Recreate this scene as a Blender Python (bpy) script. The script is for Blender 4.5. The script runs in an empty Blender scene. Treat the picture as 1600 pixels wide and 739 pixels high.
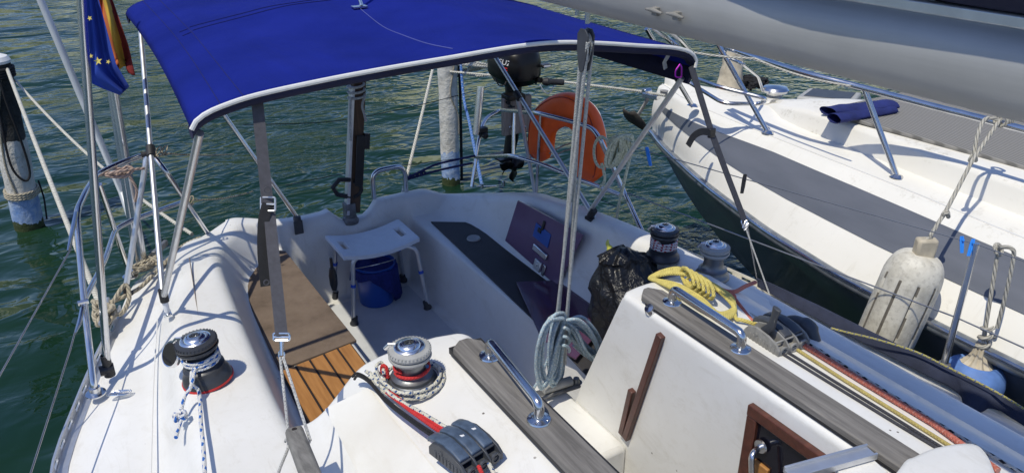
import bpy, math, random
from mathutils import Vector, Matrix, noise
R = math.radians
random.seed(7)
sc = bpy.context.scene
COL = sc.collection
# ---------------------------------------------------------------- camera, sky, sun, exposure
FPX = 1230.0; PITCH = R(25.5); HEAD = R(31); CZ = 2.8
cd = bpy.data.cameras.new('camera'); cam = bpy.data.objects.new('camera', cd); COL.objects.link(cam)
cd.sensor_width = 36; cd.lens = 36*FPX/1600; cd.clip_start = .02; cd.clip_end = 3000
cam.location = (0, 0, CZ); cam.rotation_euler = (R(90)-PITCH, 0, -HEAD)
sc.camera = cam
SUND = Vector((.48, .15, -1)).normalized()
w = bpy.data.worlds.new('World'); sc.world = w; w.use_nodes = True
nt = w.node_tree; bg = nt.nodes['Background']
sky = nt.nodes.new('ShaderNodeTexSky'); sky.sky_type = 'NISHITA'; sky.sun_disc = False
sky.sun_elevation = math.asin(-SUND.z); sky.sun_rotation = math.atan2(-SUND.x, -SUND.y) % (2*math.pi)
sky.air_density = 1.0; sky.dust_density = .3; sky.ozone_density = 3.0
hs = nt.nodes.new('ShaderNodeHueSaturation'); hs.inputs['Saturation'].default_value = 1.12
nt.links.new(sky.outputs[0], hs.inputs['Color']); tn = nt.nodes.new('ShaderNodeMix'); tn.data_type = 'RGBA'; tn.blend_type = 'MULTIPLY'; tn.inputs[0].default_value = 1; tn.inputs[7].default_value = (1.09, .955, 1.03, 1)      # camera white balance
nt.links.new(hs.outputs[0], tn.inputs[6]); nt.links.new(tn.outputs[2], bg.inputs[0]); bg.inputs[1].default_value = .142
sl = bpy.data.lights.new('sun', 'SUN'); sl.energy = 3.4; sl.angle = R(.5); sl.color = (1, .94, .79)
so = bpy.data.objects.new('sun', sl); COL.objects.link(so); so.rotation_euler = SUND.to_track_quat('-Z', 'Y').to_euler()
sc.view_settings.view_transform = 'Standard'; sc.view_settings.look = 'None'
sc.view_settings.gamma = 1; sc.view_settings.use_curve_mapping = False
sc.view_settings.exposure = 0.0
sc.cycles.max_bounces = 8; sc.cycles.use_denoising = True
sc.cycles.sample_clamp_indirect = 6

# ---------------------------------------------------------------- pixel -> point on a real plane
fw = Vector((math.sin(HEAD)*math.cos(PITCH), math.cos(HEAD)*math.cos(PITCH), -math.sin(PITCH)))
rt = Vector((math.cos(HEAD), -math.sin(HEAD), 0)); up = rt.cross(fw)
def ray(px, py): return fw + rt*((px-800)/FPX) - up*((py-369.5)/FPX)
def PZ(px, py, z): d = ray(px, py); return Vector((0, 0, CZ)) + d*((z-CZ)/d.z)
def PX(px, py, x): d = ray(px, py); return Vector((0, 0, CZ)) + d*(x/d.x)
def PY(px, py, y): d = ray(px, py); return Vector((0, 0, CZ)) + d*(y/d.y)
def V(*a): return Vector(a)
def lerp(a, b, t): return a+(b-a)*t
def tab(t, y):
    if y <= t[0][0]: return t[0][1]
    for (a, va), (b, vb) in zip(t, t[1:]):
        if y <= b: return lerp(va, vb, (y-a)/(b-a))
    return t[-1][1]
def stabs(t, y, h=.12): return (tab(t, y-h)+2*tab(t, y)+tab(t, y+h))/4
def cat(pts, n=6, closed=False):
    pts = [Vector(p) for p in pts]; out = []; N = len(pts)
    if N < 3 and not closed: return pts
    rng = range(N if closed else N-1)
    for i in rng:
        if closed: p0, p1, p2, p3 = pts[(i-1) % N], pts[i], pts[(i+1) % N], pts[(i+2) % N]
        else: p0, p1, p2, p3 = pts[max(i-1, 0)], pts[i], pts[i+1], pts[min(i+2, N-1)]
        for k in range(n):
            t = k/n
            out.append(.5*((2*p1)+(p2-p0)*t+(2*p0-5*p1+4*p2-p3)*t*t+(3*p1-p0-3*p2+p3)*t**3))
    if not closed: out.append(pts[-1])
    return out
def bend(pts, r=.06, n=5):                       # polyline with rounded corners (bent tube)
    pts = [Vector(p) for p in pts]; out = [pts[0]]
    for a, b, c in zip(pts, pts[1:], pts[2:]):
        d1, d2 = a-b, c-b; q = min(r, d1.length*.45, d2.length*.45)
        s, e = b+d1.normalized()*q, b+d2.normalized()*q
        for k in range(n+1):
            t = k/n; out.append(s*(1-t)**2+b*2*t*(1-t)+e*t*t)
    out.append(pts[-1]); return out
def sag(a, b, s, n=12): 
    a, b = Vector(a), Vector(b)
    return [a.lerp(b, i/n)-Vector((0, 0, s*4*(i/n)*(1-i/n))) for i in range(n+1)]

# ---------------------------------------------------------------- mesh builder and object tree
class MB:
    def __init__(s): s.v = []; s.f = []; s.uv = []; s.mi = []
    def add(s, vs, fs, uvs=None, mi=0):
        b = len(s.v); s.v += [Vector(p) for p in vs]
        for k, f in enumerate(fs):
            s.f.append([b+i for i in f]); s.mi.append(mi)
            s.uv.append(uvs[k] if uvs else [(0, 0)]*len(f))
        return s
    def grid(s, rows, closed_u=False, mi=0, uvs=None, flip=False):
        n, m = len(rows), len(rows[0]); vs = [p for r in rows for p in r]; fs = []; uu = []
        for i in range(n-1):
            for j in range(m if closed_u else m-1):
                j2 = (j+1) % m; f = [i*m+j, i*m+j2, (i+1)*m+j2, (i+1)*m+j]
                if uvs: u = [uvs(i, j), uvs(i, j+1), uvs(i+1, j+1), uvs(i+1, j)]
                else: u = [(i, j), (i, j+1), (i+1, j+1), (i+1, j)]
                if flip: f.reverse(); u.reverse()
                fs.append(f); uu.append(u)
        return s.add(vs, fs, uu, mi)
    def tube(s, pts, r, seg=10, mi=0, caps=True, closed=False, flat=None):
        pts = [Vector(p) for p in pts]; q = [pts[0]]
        for p in pts[1:]:
            if (p-q[-1]).length > 1e-5: q.append(p)
        pts = q; N = len(pts)
        if N < 2: return s
        rs = r if isinstance(r, (list, tuple)) else [r]*N
        if len(rs) != N: rs = [lerp(rs[0], rs[-1], i/(N-1)) for i in range(N)]
        T = []
        for i in range(N):
            if closed: t = pts[(i+1) % N]-pts[(i-1) % N]
            else: t = pts[min(i+1, N-1)]-pts[max(i-1, 0)]
            T.append(t.normalized() if t.length > 1e-9 else (T[-1] if T else V(0, 0, 1)))
        a = V(0, 0, 1) if abs(T[0].z) < .9 else V(1, 0, 0)
        n = (a-T[0]*a.dot(T[0])).normalized(); rows = []; L = [0]
        for i in range(N):
            n = (n-T[i]*n.dot(T[i])); n = n.normalized() if n.length > 1e-6 else T[i].orthogonal().normalized()
            b = T[i].cross(n)
            if i: L.append(L[-1]+(pts[i]-pts[i-1]).length)
            row = []
            for k in range(seg):
                an = 2*math.pi*k/seg
                x, y = math.cos(an)*rs[i], math.sin(an)*rs[i]*(flat or 1)
                row.append(pts[i]+n*x+b*y)
            rows.append(row)
        if closed: rows.append(rows[0]); L.append(L[-1]+(pts[0]-pts[-1]).length)
        s.grid(rows, True, mi, lambda i, j: (L[i], j/seg), flip=False)
        if caps and not closed:
            s.add(rows[0], [list(range(seg))[::-1]], None, mi); s.add(rows[-1], [list(range(seg))], None, mi)
        return s
    def box(s, c, size, M=None, mi=0):
        x, y, z = [q/2 for q in size]
        vs = [V(a, b, d) for a in (-x, x) for b in (-y, y) for d in (-z, z)]
        if M is not None: vs = [M @ p for p in vs]
        c = Vector(c); vs = [c+p for p in vs]
        fs = [[0, 1, 3, 2], [4, 6, 7, 5], [0, 4, 5, 1], [2, 3, 7, 6], [0, 2, 6, 4], [1, 5, 7, 3]]
        return s.add(vs, fs, None, mi)
    def lathe(s, prof, o, ax=(0, 0, 1), seg=28, mi=0, M=None):  # prof: (radius, height)
        ax = Vector(ax).normalized(); n = ax.orthogonal().normalized(); b = ax.cross(n); o = Vector(o)
        rows = [[o+ax*h+(n*math.cos(2*math.pi*k/seg)+b*math.sin(2*math.pi*k/seg))*max(rr, 1e-4) for k in range(seg)] for rr, h in prof]
        return s.grid(rows, True, mi, lambda i, j: (prof[i][1], j/seg))
    def prism(s, poly, dz, mi=0, d=None):             # poly: 3D points of the top, extruded by -dz
        n = len(poly); poly = [Vector(p) for p in poly]; d = Vector(d) if d is not None else V(0, 0, -1)
        vs = poly+[p+d*dz for p in poly]
        ar = sum((poly[i].x*poly[(i+1) % n].y-poly[(i+1) % n].x*poly[i].y) for i in range(n))
        fs = [list(range(n)), list(range(2*n-1, n-1, -1))]+[[i, n+i, n+(i+1) % n, (i+1) % n] for i in range(n)]
        return s.add(vs, fs, None, mi)
    def build(s, name, m, parent=None, smooth=35, bevel=0, subsurf=0, solid=0):
        me = bpy.data.meshes.new(name)
        L = wl(parent) if parent else V(0, 0, 0)
        me.from_pydata([tuple(p-L) for p in s.v], [], s.f)
        uvl = me.uv_layers.new(name='UVMap'); k = 0; flat = [c for f in s.uv for p in f for c in p]
        uvl.data.foreach_set('uv', flat)
        for mm in (m if isinstance(m, (list, tuple)) else [m]): me.materials.append(M[mm])
        me.polygons.foreach_set('material_index', s.mi)
        me.validate(); 
        import bmesh
        bm = bmesh.new(); bm.from_mesh(me); bmesh.ops.remove_doubles(bm, verts=bm.verts, dist=1e-5)
        bmesh.ops.recalc_face_normals(bm, faces=bm.faces); bm.to_mesh(me); bm.free()
        if smooth:
            me.shade_smooth(); me.set_sharp_from_angle(angle=R(smooth))
        o = bpy.data.objects.new(name, me); COL.objects.link(o)
        if parent: o.parent = parent
        if solid: q = o.modifiers.new('thick', 'SOLIDIFY'); q.thickness = solid; q.offset = 0
        if subsurf: q = o.modifiers.new('sub', 'SUBSURF'); q.levels = q.render_levels = subsurf
        if bevel:
            q = o.modifiers.new('bevel', 'BEVEL'); q.width = bevel; q.segments = 2; q.limit_method = 'ANGLE'; q.angle_limit = R(40)
        return o
def wl(o):
    p = Vector(o.location)
    while o.parent: o = o.parent; p = p+Vector(o.location)
    return p
def thing(name, label, catg, loc, group=None):
    o = bpy.data.objects.new(name, None); COL.objects.link(o); o.location = loc; o.empty_display_size = .1
    return tag(o, label, catg, group)
def tag(o, label=None, catg=None, group=None, kind=None):
    if label: o['label'] = label
    if catg: o['category'] = catg
    if group: o['group'] = group
    if kind: o['kind'] = kind
    return o
def frame(o, x, y=None):                              # matrix whose columns are given axes
    pass
def basis(xa, za):
    xa = Vector(xa).normalized(); za = Vector(za); za = (za-xa*za.dot(xa)).normalized(); ya = za.cross(xa)
    return Matrix((xa, ya, za)).transposed()

# ---------------------------------------------------------------- materials
M = {}
class N:
    def __init__(s, name):
        s.m = bpy.data.materials.new(name); s.m.use_nodes = True; s.t = s.m.node_tree; s.b = s.t.nodes['Principled BSDF']; M[name] = s.m
        s.co = None
    def n(s, t, **k):
        q = s.t.nodes.new(t)
        for a, b in k.items(): setattr(q, a, b)
        return q
    def l(s, a, b): s.t.links.new(a, b)
    def coord(s, kind='Object'):
        return s.n('ShaderNodeTexCoord').outputs[kind]
    def noise(s, scale, detail=4, rough=.55, vec=None, sc3=None, dist=0):
        q = s.n('ShaderNodeTexNoise'); q.inputs['Scale'].default_value = scale; q.inputs['Detail'].default_value = detail
        q.inputs['Roughness'].default_value = rough; q.inputs['Distortion'].default_value = dist
        v = vec or s.coord()
        if sc3:
            mp = s.n('ShaderNodeMapping'); mp.inputs['Scale'].default_value = sc3; s.l(v, mp.inputs[0]); v = mp.outputs[0]
        s.l(v, q.inputs['Vector']); return q.outputs['Fac']
    def ramp(s, fac, stops):
        q = s.n('ShaderNodeValToRGB'); e = q.color_ramp.elements
        while len(e) > 1: e.remove(e[0])
        e[0].position = stops[0][0]; e[0].color = (*stops[0][1], 1) if len(stops[0][1]) == 3 else stops[0][1]
        for p, c in stops[1:]: x = e.new(p); x.color = (*c, 1)
        s.l(fac, q.inputs[0]); return q.outputs[0]
    def math(s, op, a, b=None, c=None):
        q = s.n('ShaderNodeMath', operation=op)
        for i, x in enumerate((a, b, c)):
            if x is None: continue
            if isinstance(x, (int, float)): q.inputs[i].default_value = x
            else: s.l(x, q.inputs[i])
        return q.outputs[0]
    def mix(s, f, a, b):
        q = s.n('ShaderNodeMix', data_type='RGBA')
        for i, x in ((0, f), (6, a), (7, b)):
            if isinstance(x, (int, float)): q.inputs[i].default_value = x
            elif isinstance(x, tuple): q.inputs[i].default_value = (*x, 1)
            else: s.l(x, q.inputs[i])
        return q.outputs[2]
    def base(s, c):
        if isinstance(c, tuple): s.b.inputs['Base Color'].default_value = (*c, 1)
        else: s.l(c, s.b.inputs['Base Color'])
        return s
    def set(s, **k):
        for a, v in k.items():
            a = {'rough': 'Roughness', 'metal': 'Metallic', 'ior': 'IOR', 'trans': 'Transmission Weight', 'coat': 'Coat Weight', 'alpha': 'Alpha', 'spec': 'Specular IOR Level', 'sheen': 'Sheen Weight', 'sss': 'Subsurface Weight'}[a]
            if isinstance(v, (int, float)): s.b.inputs[a].default_value = v
            else: s.l(v, s.b.inputs[a])
        return s
    def bump(s, h, strength=.3, dist=.01):
        q = s.n('ShaderNodeBump'); q.inputs['Strength'].default_value = strength; q.inputs['Distance'].default_value = dist
        s.l(h, q.inputs['Height'])
        prev = s.b.inputs['Normal'].links
        if prev: s.l(prev[0].from_socket, q.inputs['Normal'])
        s.l(q.outputs[0], s.b.inputs['Normal']); return s
def plain(name, c, rough=.5, metal=0, var=.12, vs=8, bs=0, bst=.2, bd=.003, **k):
    q = N(name); f = q.noise(vs, 4)
    q.base(q.ramp(f, [(.3, tuple(x*(1-var) for x in c)), (.7, tuple(min(1, x*(1+var)) for x in c))])).set(rough=rough, metal=metal, **k)
    if bs: q.bump(q.noise(bs, 3), bst, bd)
    return q
# gelcoat of the sailing boat: matt moulded white with faint grime and speckled non-skid
q = N('gelcoat')
n1 = q.noise(2.2, 6); n2 = q.noise(26, 5, .7); n3 = q.noise(420, 2)
c = q.ramp(n1, [(.35, (.70, .69, .655)), (.65, (.78, .775, .75))])
c = q.mix(q.math('MULTIPLY', q.ramp(n2, [(.52, (0, 0, 0)), (.8, (1, 1, 1))]), .3), c, (.58, .55, .47))
vo = q.n('ShaderNodeTexVoronoi'); vo.inputs['Scale'].default_value = 9; q.l(q.coord(), vo.inputs['Vector'])
sp_ = q.math('MULTIPLY', q.math('LESS_THAN', vo.outputs['Distance'], .035), q.ramp(q.noise(3, 3), [(.5, (0, 0, 0)), (.6, (1, 1, 1))])); c = q.mix(sp_, c, (.16, .14, .12))
sf = q.noise(11, 7, .75, sc3=(1, .25, .5), dist=1.5); c = q.mix(q.math('MULTIPLY', q.ramp(sf, [(.54, (0, 0, 0)), (.74, (1, 1, 1))]), .42), c, (.47, .44, .37))
q.base(c).set(rough=q.math('MULTIPLY_ADD', n1, .25, .3), coat=.1); q.bump(n3, .14, .002); q.bump(n1, .05, .02)
q = N('deck_nonskid')
n1 = q.noise(3, 6); n3 = q.noise(300, 2)
st = q.noise(5, 5, .6, sc3=(3, .7, 1))
c = q.ramp(n1, [(.35, (.66, .64, .58)), (.65, (.77, .76, .72))])
c = q.mix(q.math('MULTIPLY', q.ramp(st, [(.55, (0, 0, 0)), (.8, (1, 1, 1))]), .4), c, (.5, .44, .33))
q.base(c).set(rough=.6); q.bump(n3, .35, .002)
q = N('grimy_gelcoat')      # neighbouring boat's cream gelcoat with lichen dirt
n1 = q.noise(1.5, 6); n2 = q.noise(14, 8, .75); n4 = q.noise(2.5, 4, sc3=(1, .35, 2))
c = q.ramp(n1, [(.3, (.75, .73, .66)), (.7, (.82, .80, .74))])
dm = q.math('MULTIPLY', q.ramp(n2, [(.55, (0, 0, 0)), (.68, (1, 1, 1))]), q.ramp(n4, [(.5, (0, 0, 0)), (.7, (1, 1, 1))]))
c = q.mix(q.math('MULTIPLY', dm, .55), c, (.34, .30, .2)); dr = q.noise(16, 5, .7, sc3=(.15, 1, .12)); c = q.mix(q.math('MULTIPLY', q.ramp(dr, [(.58, (0, 0, 0)), (.75, (1, 1, 1))]), .35), c, (.5, .46, .36))
q.base(c).set(rough=.45); q.bump(n2, .1, .003)
q = N('stained_gelcoat')
n1 = q.noise(1.5, 6); n2 = q.noise(38, 9, .8); n4 = q.noise(7, 4, sc3=(1, .3, 2))
c = q.ramp(n1, [(.3, (.74, .71, .63)), (.7, (.80, .78, .72))])
dm = q.math('MULTIPLY', q.ramp(n2, [(.5, (0, 0, 0)), (.64, (1, 1, 1))]), q.ramp(n4, [(.48, (0, 0, 0)), (.68, (1, 1, 1))]))
c = q.mix(q.math('MULTIPLY', dm, .8), c, (.28, .24, .14)); q.base(c).set(rough=.6)
q = N('steel'); f = q.noise(6, 5, sc3=(1, 1, .2)); q.base(q.ramp(f, [(.3, (.55, .56, .58)), (.7, (.72, .72, .72))])).set(metal=1, rough=q.math('MULTIPLY_ADD', q.noise(18, 4), .25, .08))
plain('chrome', (.8, .8, .8), .22, 1, .05)
plain('aluminium', (.68, .69, .70), .42, .85, .08, 20)
q = N('boom_alloy'); f = q.noise(30, 5, .7, sc3=(1, .05, 1)); g = q.noise(3, 5, .6)
q.base(q.ramp(q.math('MULTIPLY_ADD', g, .6, q.math('MULTIPLY', f, .4)), [(.35, (.36, .36, .355)), (.65, (.47, .47, .46))])).set(rough=.5, metal=.35); q.bump(f, .12, .002); q.bump(q.noise(2, 2), .25, .03)
plain('rail_cream', (.58, .55, .46), .55, .1, .15, 15)
plain('painted_tube', (.62, .65, .66), .3, 0, .05, 15)
plain('cast_metal', (.22, .23, .24), .38, .8, .15, 14, 120, .15)
plain('winch_grey', (.17, .175, .18), .4, .55, .12, 10)
plain('winch_dark', (.045, .048, .055), .38, .2, .2, 10)
plain('winch_ring', (.36, .36, .345), .55, 0, .1, 30, 90, .2)
plain('black_plastic', (.018, .018, .02), .35, 0, .2, 20)
plain('black_rubber', (.02, .02, .022), .6, 0, .2, 20)
plain('dark_grey_plastic', (.05, .055, .065), .45, 0, .15, 30, 150, .1)
plain('worn_grey_plastic', (.24, .235, .22), .8, 0, .25, 35, 60, .4)
plain('lever_blue_grey', (.07, .10, .15), .3, 0, .3, 40)
plain('chipped_paint', (.8, .8, .8), .6)
plain('white_plastic', (.78, .8, .82), .4, 0, .04, 10)
plain('blue_band', (.02, .09, .55), .4)
plain('bucket_blue', (.012, .075, .38), .35, 0, .1, 6)
plain('towel_blue', (.012, .022, .16), .95, 0, .3, 60, 300, .6)
plain('purple_acrylic', (.15, .09, .16), .16, 0, .15, 3, coat=.3)
plain('reddish_wood', (.095, .036, .026), .4, 0, .25, 20)
plain('orange_vinyl', (.95, .12, .012), .42, 0, .1, 9, 14, .5, .01)
plain('orange_dark', (.4, .04, .008), .5, 0, .1, 9)
plain('sign_blue', (.02, .09, .38), .5)
plain('white_tape', (.72, .72, .72), .6, 0, .1, 30)
plain('webbing', (.075, .075, .088), .8, 0, .15, 60, 500, .4)
plain('webbing_black', (.018, .018, .02), .8, 0, .2, 60, 500, .4)
plain('carabiner', (.28, .02, .30), .25, .8)
plain('peg_blue', (.03, .25, .8), .4)
plain('peg_black', (.015, .015, .015), .4)
plain('red_line', (.6, .02, .02), .5)
plain('wrought', (.05, .045, .04), .7, 0, .4, 30, 60, .4)
plain('antifoul', (.035, .05, .08), .5)
plain('fender_blue', (.12, .24, .56), .65, 0, .3, 9, 25, .2)
plain('cream_rubber', (.5, .44, .33), .6, 0, .2, 20)
plain('window_dark', (.008, .008, .015), .08)
plain('wire', (.28, .29, .31), .4, .9)
plain('galvanised', (.2, .2, .2), .55, .7, .4, 20, 40, .3)
plain('glass_clear', (.7, .75, .75), .1, 0, .02, trans=.8)
plain('brown_leather', (.08, .04, .02), .7)
q = N('fender_white'); f = q.noise(9, 8, .7); f2 = q.noise(45, 6, .7)
c = q.mix(q.ramp(f, [(.42, (0, 0, 0)), (.75, (1, 1, 1))]), (.70, .67, .58), (.42, .39, .31))
c = q.mix(q.math('MULTIPLY', q.ramp(f2, [(.5, (0, 0, 0)), (.7, (1, 1, 1))]), .5), c, (.25, .23, .19)); q.base(c).set(rough=.6); q.bump(f, .2, .01)
def wood(name, a, b, sc3, rough=.75, fine=60):
    q = N(name); f = q.noise(fine, 6, .65, sc3=sc3, dist=.4); g = q.noise(4, 3)
    c = q.mix(q.math('MULTIPLY_ADD', g, .4, 0), q.ramp(f, [(.35, a), (.68, b)]), tuple(x*.7 for x in b)); q.base(c).set(rough=rough); q.bump(f, .5, .003)
wood('weathered_teak', (.095, .088, .08), (.25, .235, .215), (1, .06, 1))
wood('weathered_block', (.12, .115, .105), (.27, .26, .24), (1, .2, .1))
wood('board_wood', (.20, .16, .13), (.42, .34, .28), (1, 1, .15), .8, 40)
wood('dark_post_wood', (.03, .018, .010), (.13, .07, .035), (1, 1, .05), .6, 30)
wood('mahogany', (.06, .020, .013), (.125, .042, .025), (.2, 1, 1), .35, 50)
q = N('teak_orange')
f = q.noise(70, 5, .6, sc3=(1, .08, 1)); c = q.ramp(f, [(.3, (.30, .13, .03)), (.7, (.44, .21, .06))]); q.base(c).set(rough=.55); q.bump(f, .3, .002)
plain('caulk', (.02, .014, .012), .6)
q = N('mat_brown'); f = q.noise(4, 6, .7); g = q.noise(250, 2)
q.base(q.ramp(f, [(.3, (.10, .073, .052)), (.5, (.165, .122, .09)), (.7, (.21, .16, .12))])).set(rough=.95); q.bump(g, .8, .003)
q = N('mat_black'); f = q.noise(5, 6, .7); g = q.noise(350, 2)
q.base(q.ramp(f, [(.3, (.024, .024, .027)), (.7, (.046, .044, .047))])).set(rough=.6); q.bump(g, .6, .002)
q = N('canvas_blue')
f = q.noise(3, 5); g = q.noise(700, 2); h = q.noise(2.3, 3, sc3=(1, .5, 1), dist=.7)
q.base(q.ramp(f, [(.3, (.005, .013, .155)), (.7, (.009, .019, .215))])).set(rough=1, spec=.12); q.bump(g, .35, .001); q.bump(h, .6, .05); q.bump(q.noise(7, 4, .6, sc3=(1, .35, 1), dist=.8), .35, .02)
plain('canvas_seam', (.004, .008, .10), .9)
plain('piping_white', (.75, .75, .73), .6, 0, .06, 20)
q = N('canvas_navy'); q.base(q.ramp(q.noise(6, 4), [(.3, (.008, .010, .035)), (.7, (.014, .017, .06))])).set(rough=.85); q.bump(q.noise(600, 2), .4, .001); q.bump(q.noise(5, 4), .5, .03)
q = N('sail_grey'); f = q.noise(4, 4, sc3=(.35, 1, 1)); q.base(q.ramp(f, [(.3, (.33, .33, .33)), (.7, (.43, .425, .41))])).set(rough=.7); q.bump(q.noise(3, 4, sc3=(1, .3, 1.5)), .4, .05); q.bump(q.noise(500, 2), .2, .001)
q = N('bag_plastic'); f = q.noise(9, 5, .6, dist=1.2); q.base((.008, .008, .009)).set(rough=.28); q.bump(f, .9, .03); q.bump(q.noise(45, 3, dist=1), .4, .006)
plain('gloss_black', (.007, .007, .008), .33, 0, .1, 8, spec=.3)
plain('seam_light', (.09, .11, .34), .9)
plain('stool_plastic', (.72, .76, .8), .45, 0, .03, 30, 160, .25, .002)
plain('flag_blue', (.02, .06, .36), .9, 0, .15, 6); plain('star_yellow', (.6, .5, .12), .9, 0, .2, 60)
plain('flag_red', (.2, .02, .02), .9); plain('flag_gold', (.55, .34, .04), .9); plain('flag_orange', (.5, .13, .03), .9)
plain('canvas_strip', (.022, .028, .055), .85, 0, .3, 10, 300, .4)
q = N('purple_board_flat'); q.base((.10, .045, .09)).set(rough=.15, alpha=.82, coat=.3)
plain('bag_yellow', (.6, .6, .1), .4)
plain('hull_grey', (.14, .15, .17), .3, 0, .1, 2, coat=.2)
plain('groove_dark', (.16, .145, .12), .8, 0, .3, 30)
q = N('stripe_grey'); f = q.noise(3, 6, .6, sc3=(1, .4, 3)); q.base(q.ramp(f, [(.35, (.10, .11, .13)), (.65, (.135, .145, .17))])).set(rough=.38)
plain('rub_rubber', (.2, .22, .24), .35, .3, .3, 20)
plain('curtain_blue', (.012, .02, .12), .85, 0, .3, 10, 14, .5, .01)
q = N('pad_grey'); wv = q.n('ShaderNodeTexWave'); wv.inputs['Scale'].default_value = 14; wv.bands_direction = 'X'
mp = q.n('ShaderNodeMapping'); mp.inputs['Rotation'].default_value = (0, 0, R(8)); q.l(q.coord(), mp.inputs[0]); q.l(mp.outputs[0], wv.inputs[0])
q.base(q.ramp(wv.outputs['Fac'], [(.2, (.15, .145, .135)), (.6, (.27, .26, .24))])).set(rough=.9); q.bump(wv.outputs['Fac'], .5, .01)
# piling: stained cloth-wrapped white post, blue paint at the foot, weed at the waterline (stays put: real paint bands)
def piling_mat(name, z1, z2, band):
    q = N(name); geo = q.n('ShaderNodeNewGeometry'); sx = q.n('ShaderNodeSeparateXYZ'); q.l(geo.outputs['Position'], sx.inputs[0]); z = sx.outputs[2]
    f = q.noise(7, 6, .7); zz = q.math('ADD', z, q.math('MULTIPLY', q.math('SUBTRACT', f, .5), .18))
    white = q.ramp(f, [(.3, (.42, .40, .34)), (.55, (.62, .60, .54)), (.8, (.66, .65, .6))])
    c = q.mix(q.math('LESS_THAN', zz, z1), white, q.ramp(f, [(.35, (.12, .24, .5)), (.6, (.42, .5, .6))]))
    c = q.mix(q.math('LESS_THAN', zz, .07), c, (.035, .05, .012))
    if band: c = q.mix(q.math('GREATER_THAN', zz, z2), c, q.ramp(f, [(.4, (.01, .01, .01)), (.7, (.06, .06, .055))]))
    q.base(c).set(rough=.85); q.bump(f, .8, .03); q.bump(q.noise(30, 5, dist=1), .5, .01)
piling_mat('piling_left', .27, .78, True); piling_mat('piling_right', .33, 9, False)
# ropes: u runs along in metres, v round the rope
def rope(name, base, fleck=None, f=28., cover=.4, twist=False, var=.15):
    q = N(name); uv = q.coord('UV'); sx = q.n('ShaderNodeSeparateXYZ'); q.l(uv, sx.inputs[0]); u, v = sx.outputs[0], sx.outputs[1]
    nz = q.noise(40, 3); c = q.ramp(nz, [(.3, tuple(x*(1-var) for x in base)), (.7, tuple(min(1, x*(1+var)) for x in base))])
    if twist:
        ph = q.math('FRACT', q.math('ADD', q.math('MULTIPLY', u, twist if twist is not True else 40.), q.math('MULTIPLY', v, 3.)))
        h = q.math('SINE', q.math('MULTIPLY', ph, math.pi)); c = q.mix(q.ramp(h, [(.0, (1, 1, 1)), (.45, (0, 0, 0))]), c, tuple(x*.35 for x in base))
        q.bump(h, .9, .004)
    else:
        h1 = q.math('SINE', q.math('MULTIPLY', q.math('ADD', q.math('MULTIPLY', u, 110.), q.math('MULTIPLY', v, 4.)), 2*math.pi))
        h2 = q.math('SINE', q.math('MULTIPLY', q.math('SUBTRACT', q.math('MULTIPLY', u, 110.), q.math('MULTIPLY', v, 4.)), 2*math.pi))
        q.bump(q.math('ADD', h1, h2), .5, .0012)
    if fleck:
        a = q.math('LESS_THAN', q.math('FRACT', q.math('ADD', q.math('MULTIPLY', u, f), v)), cover)
        b = q.math('LESS_THAN', q.math('FRACT', q.math('SUBTRACT', q.math('MULTIPLY', v, 2.), q.math('MULTIPLY', u, f*.5))), .5)
        c = q.mix(q.math('MULTIPLY', a, b), c, fleck)
    q.base(c).set(rough=.85)
rope('rope_white_blue', (.68, .68, .66), (.02, .13, .45), 26, .5)
rope('rope_cream_blue', (.62, .60, .5), (.03, .08, .22), 45, .35)
rope('rope_white_red', (.62, .58, .58), (.35, .01, .03), 55, .5)
rope('rope_white_black', (.55, .55, .5), (.01, .01, .015), 30, .5)
rope('rope_dark_white', (.03, .03, .035), (.4, .4, .4), 40, .2)
rope('rope_red', (.55, .03, .03)); rope('rope_yellow', (.62, .52, .15)); rope('rope_old_yellow', (.45, .36, .12))
rope('rope_salmon', (.55, .17, .12)); rope('rope_salmon_worn', (.45, .13, .09), (.5, .22, .17), 90, .3)
rope('rope_pale_blue', (.36, .47, .53), (.55, .60, .60), 70, .45, var=.25)
rope('rope_grey_white', (.46, .47, .45), (.36, .37, .36), 50, .3); rope('rope_dark', (.05, .05, .06)); rope('rope_cord', (.5, .5, .48), (.3, .3, .3), 80, .3)
rope('rope_mooring', (.6, .58, .5), twist=40.); rope('rope_mooring_old', (.42, .37, .27), twist=32.); rope('rope_fender', (.45, .43, .37), twist=26.)
rope('rope_blue', (.05, .15, .42), (.3, .38, .5), 40, .4); rope('rope_navy', (.012, .016, .09)); rope('rope_olive', (.68, .68, .5), (.42, .44, .28), 50, .3); rope('rope_rust', (.45, .33, .27), twist=40.)
rope('rope_gold_cord', (.4, .36, .12), (.1, .12, .25), 60, .4); rope('rope_black', (.012, .012, .014))

# ================================================================ WATER, AND UNSEEN HILLS ADDED FOR ITS REFLECTIONS
q = N('water')
geo = q.n('ShaderNodeNewGeometry'); P = geo.outputs['Position']
w0 = q.noise(.35, 2, .5, vec=P); w1 = q.noise(1.0, 1, .5, vec=P, sc3=(1, 1.2, 1), dist=.8); w2 = q.noise(3.2, 1, .5, vec=P, sc3=(1, 1.5, 1), dist=1.6); w3 = q.noise(9, 3, .6, vec=P, sc3=(1, 1.4, 1), dist=.8)
pt = q.ramp(q.noise(.33, 3, .6, vec=P, sc3=(1, 2.2, 1), dist=1.0), [(.47, (0, 0, 0)), (.64, (1, 1, 1))])
c = q.ramp(q.noise(.25, 3, vec=P), [(.35, (.004, .022, .013)), (.65, (.012, .036, .016))])
q.base(c).set(rough=.015, ior=1.34)
sp3 = q.n('ShaderNodeSeparateXYZ'); q.l(P, sp3.inputs[0])
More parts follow.
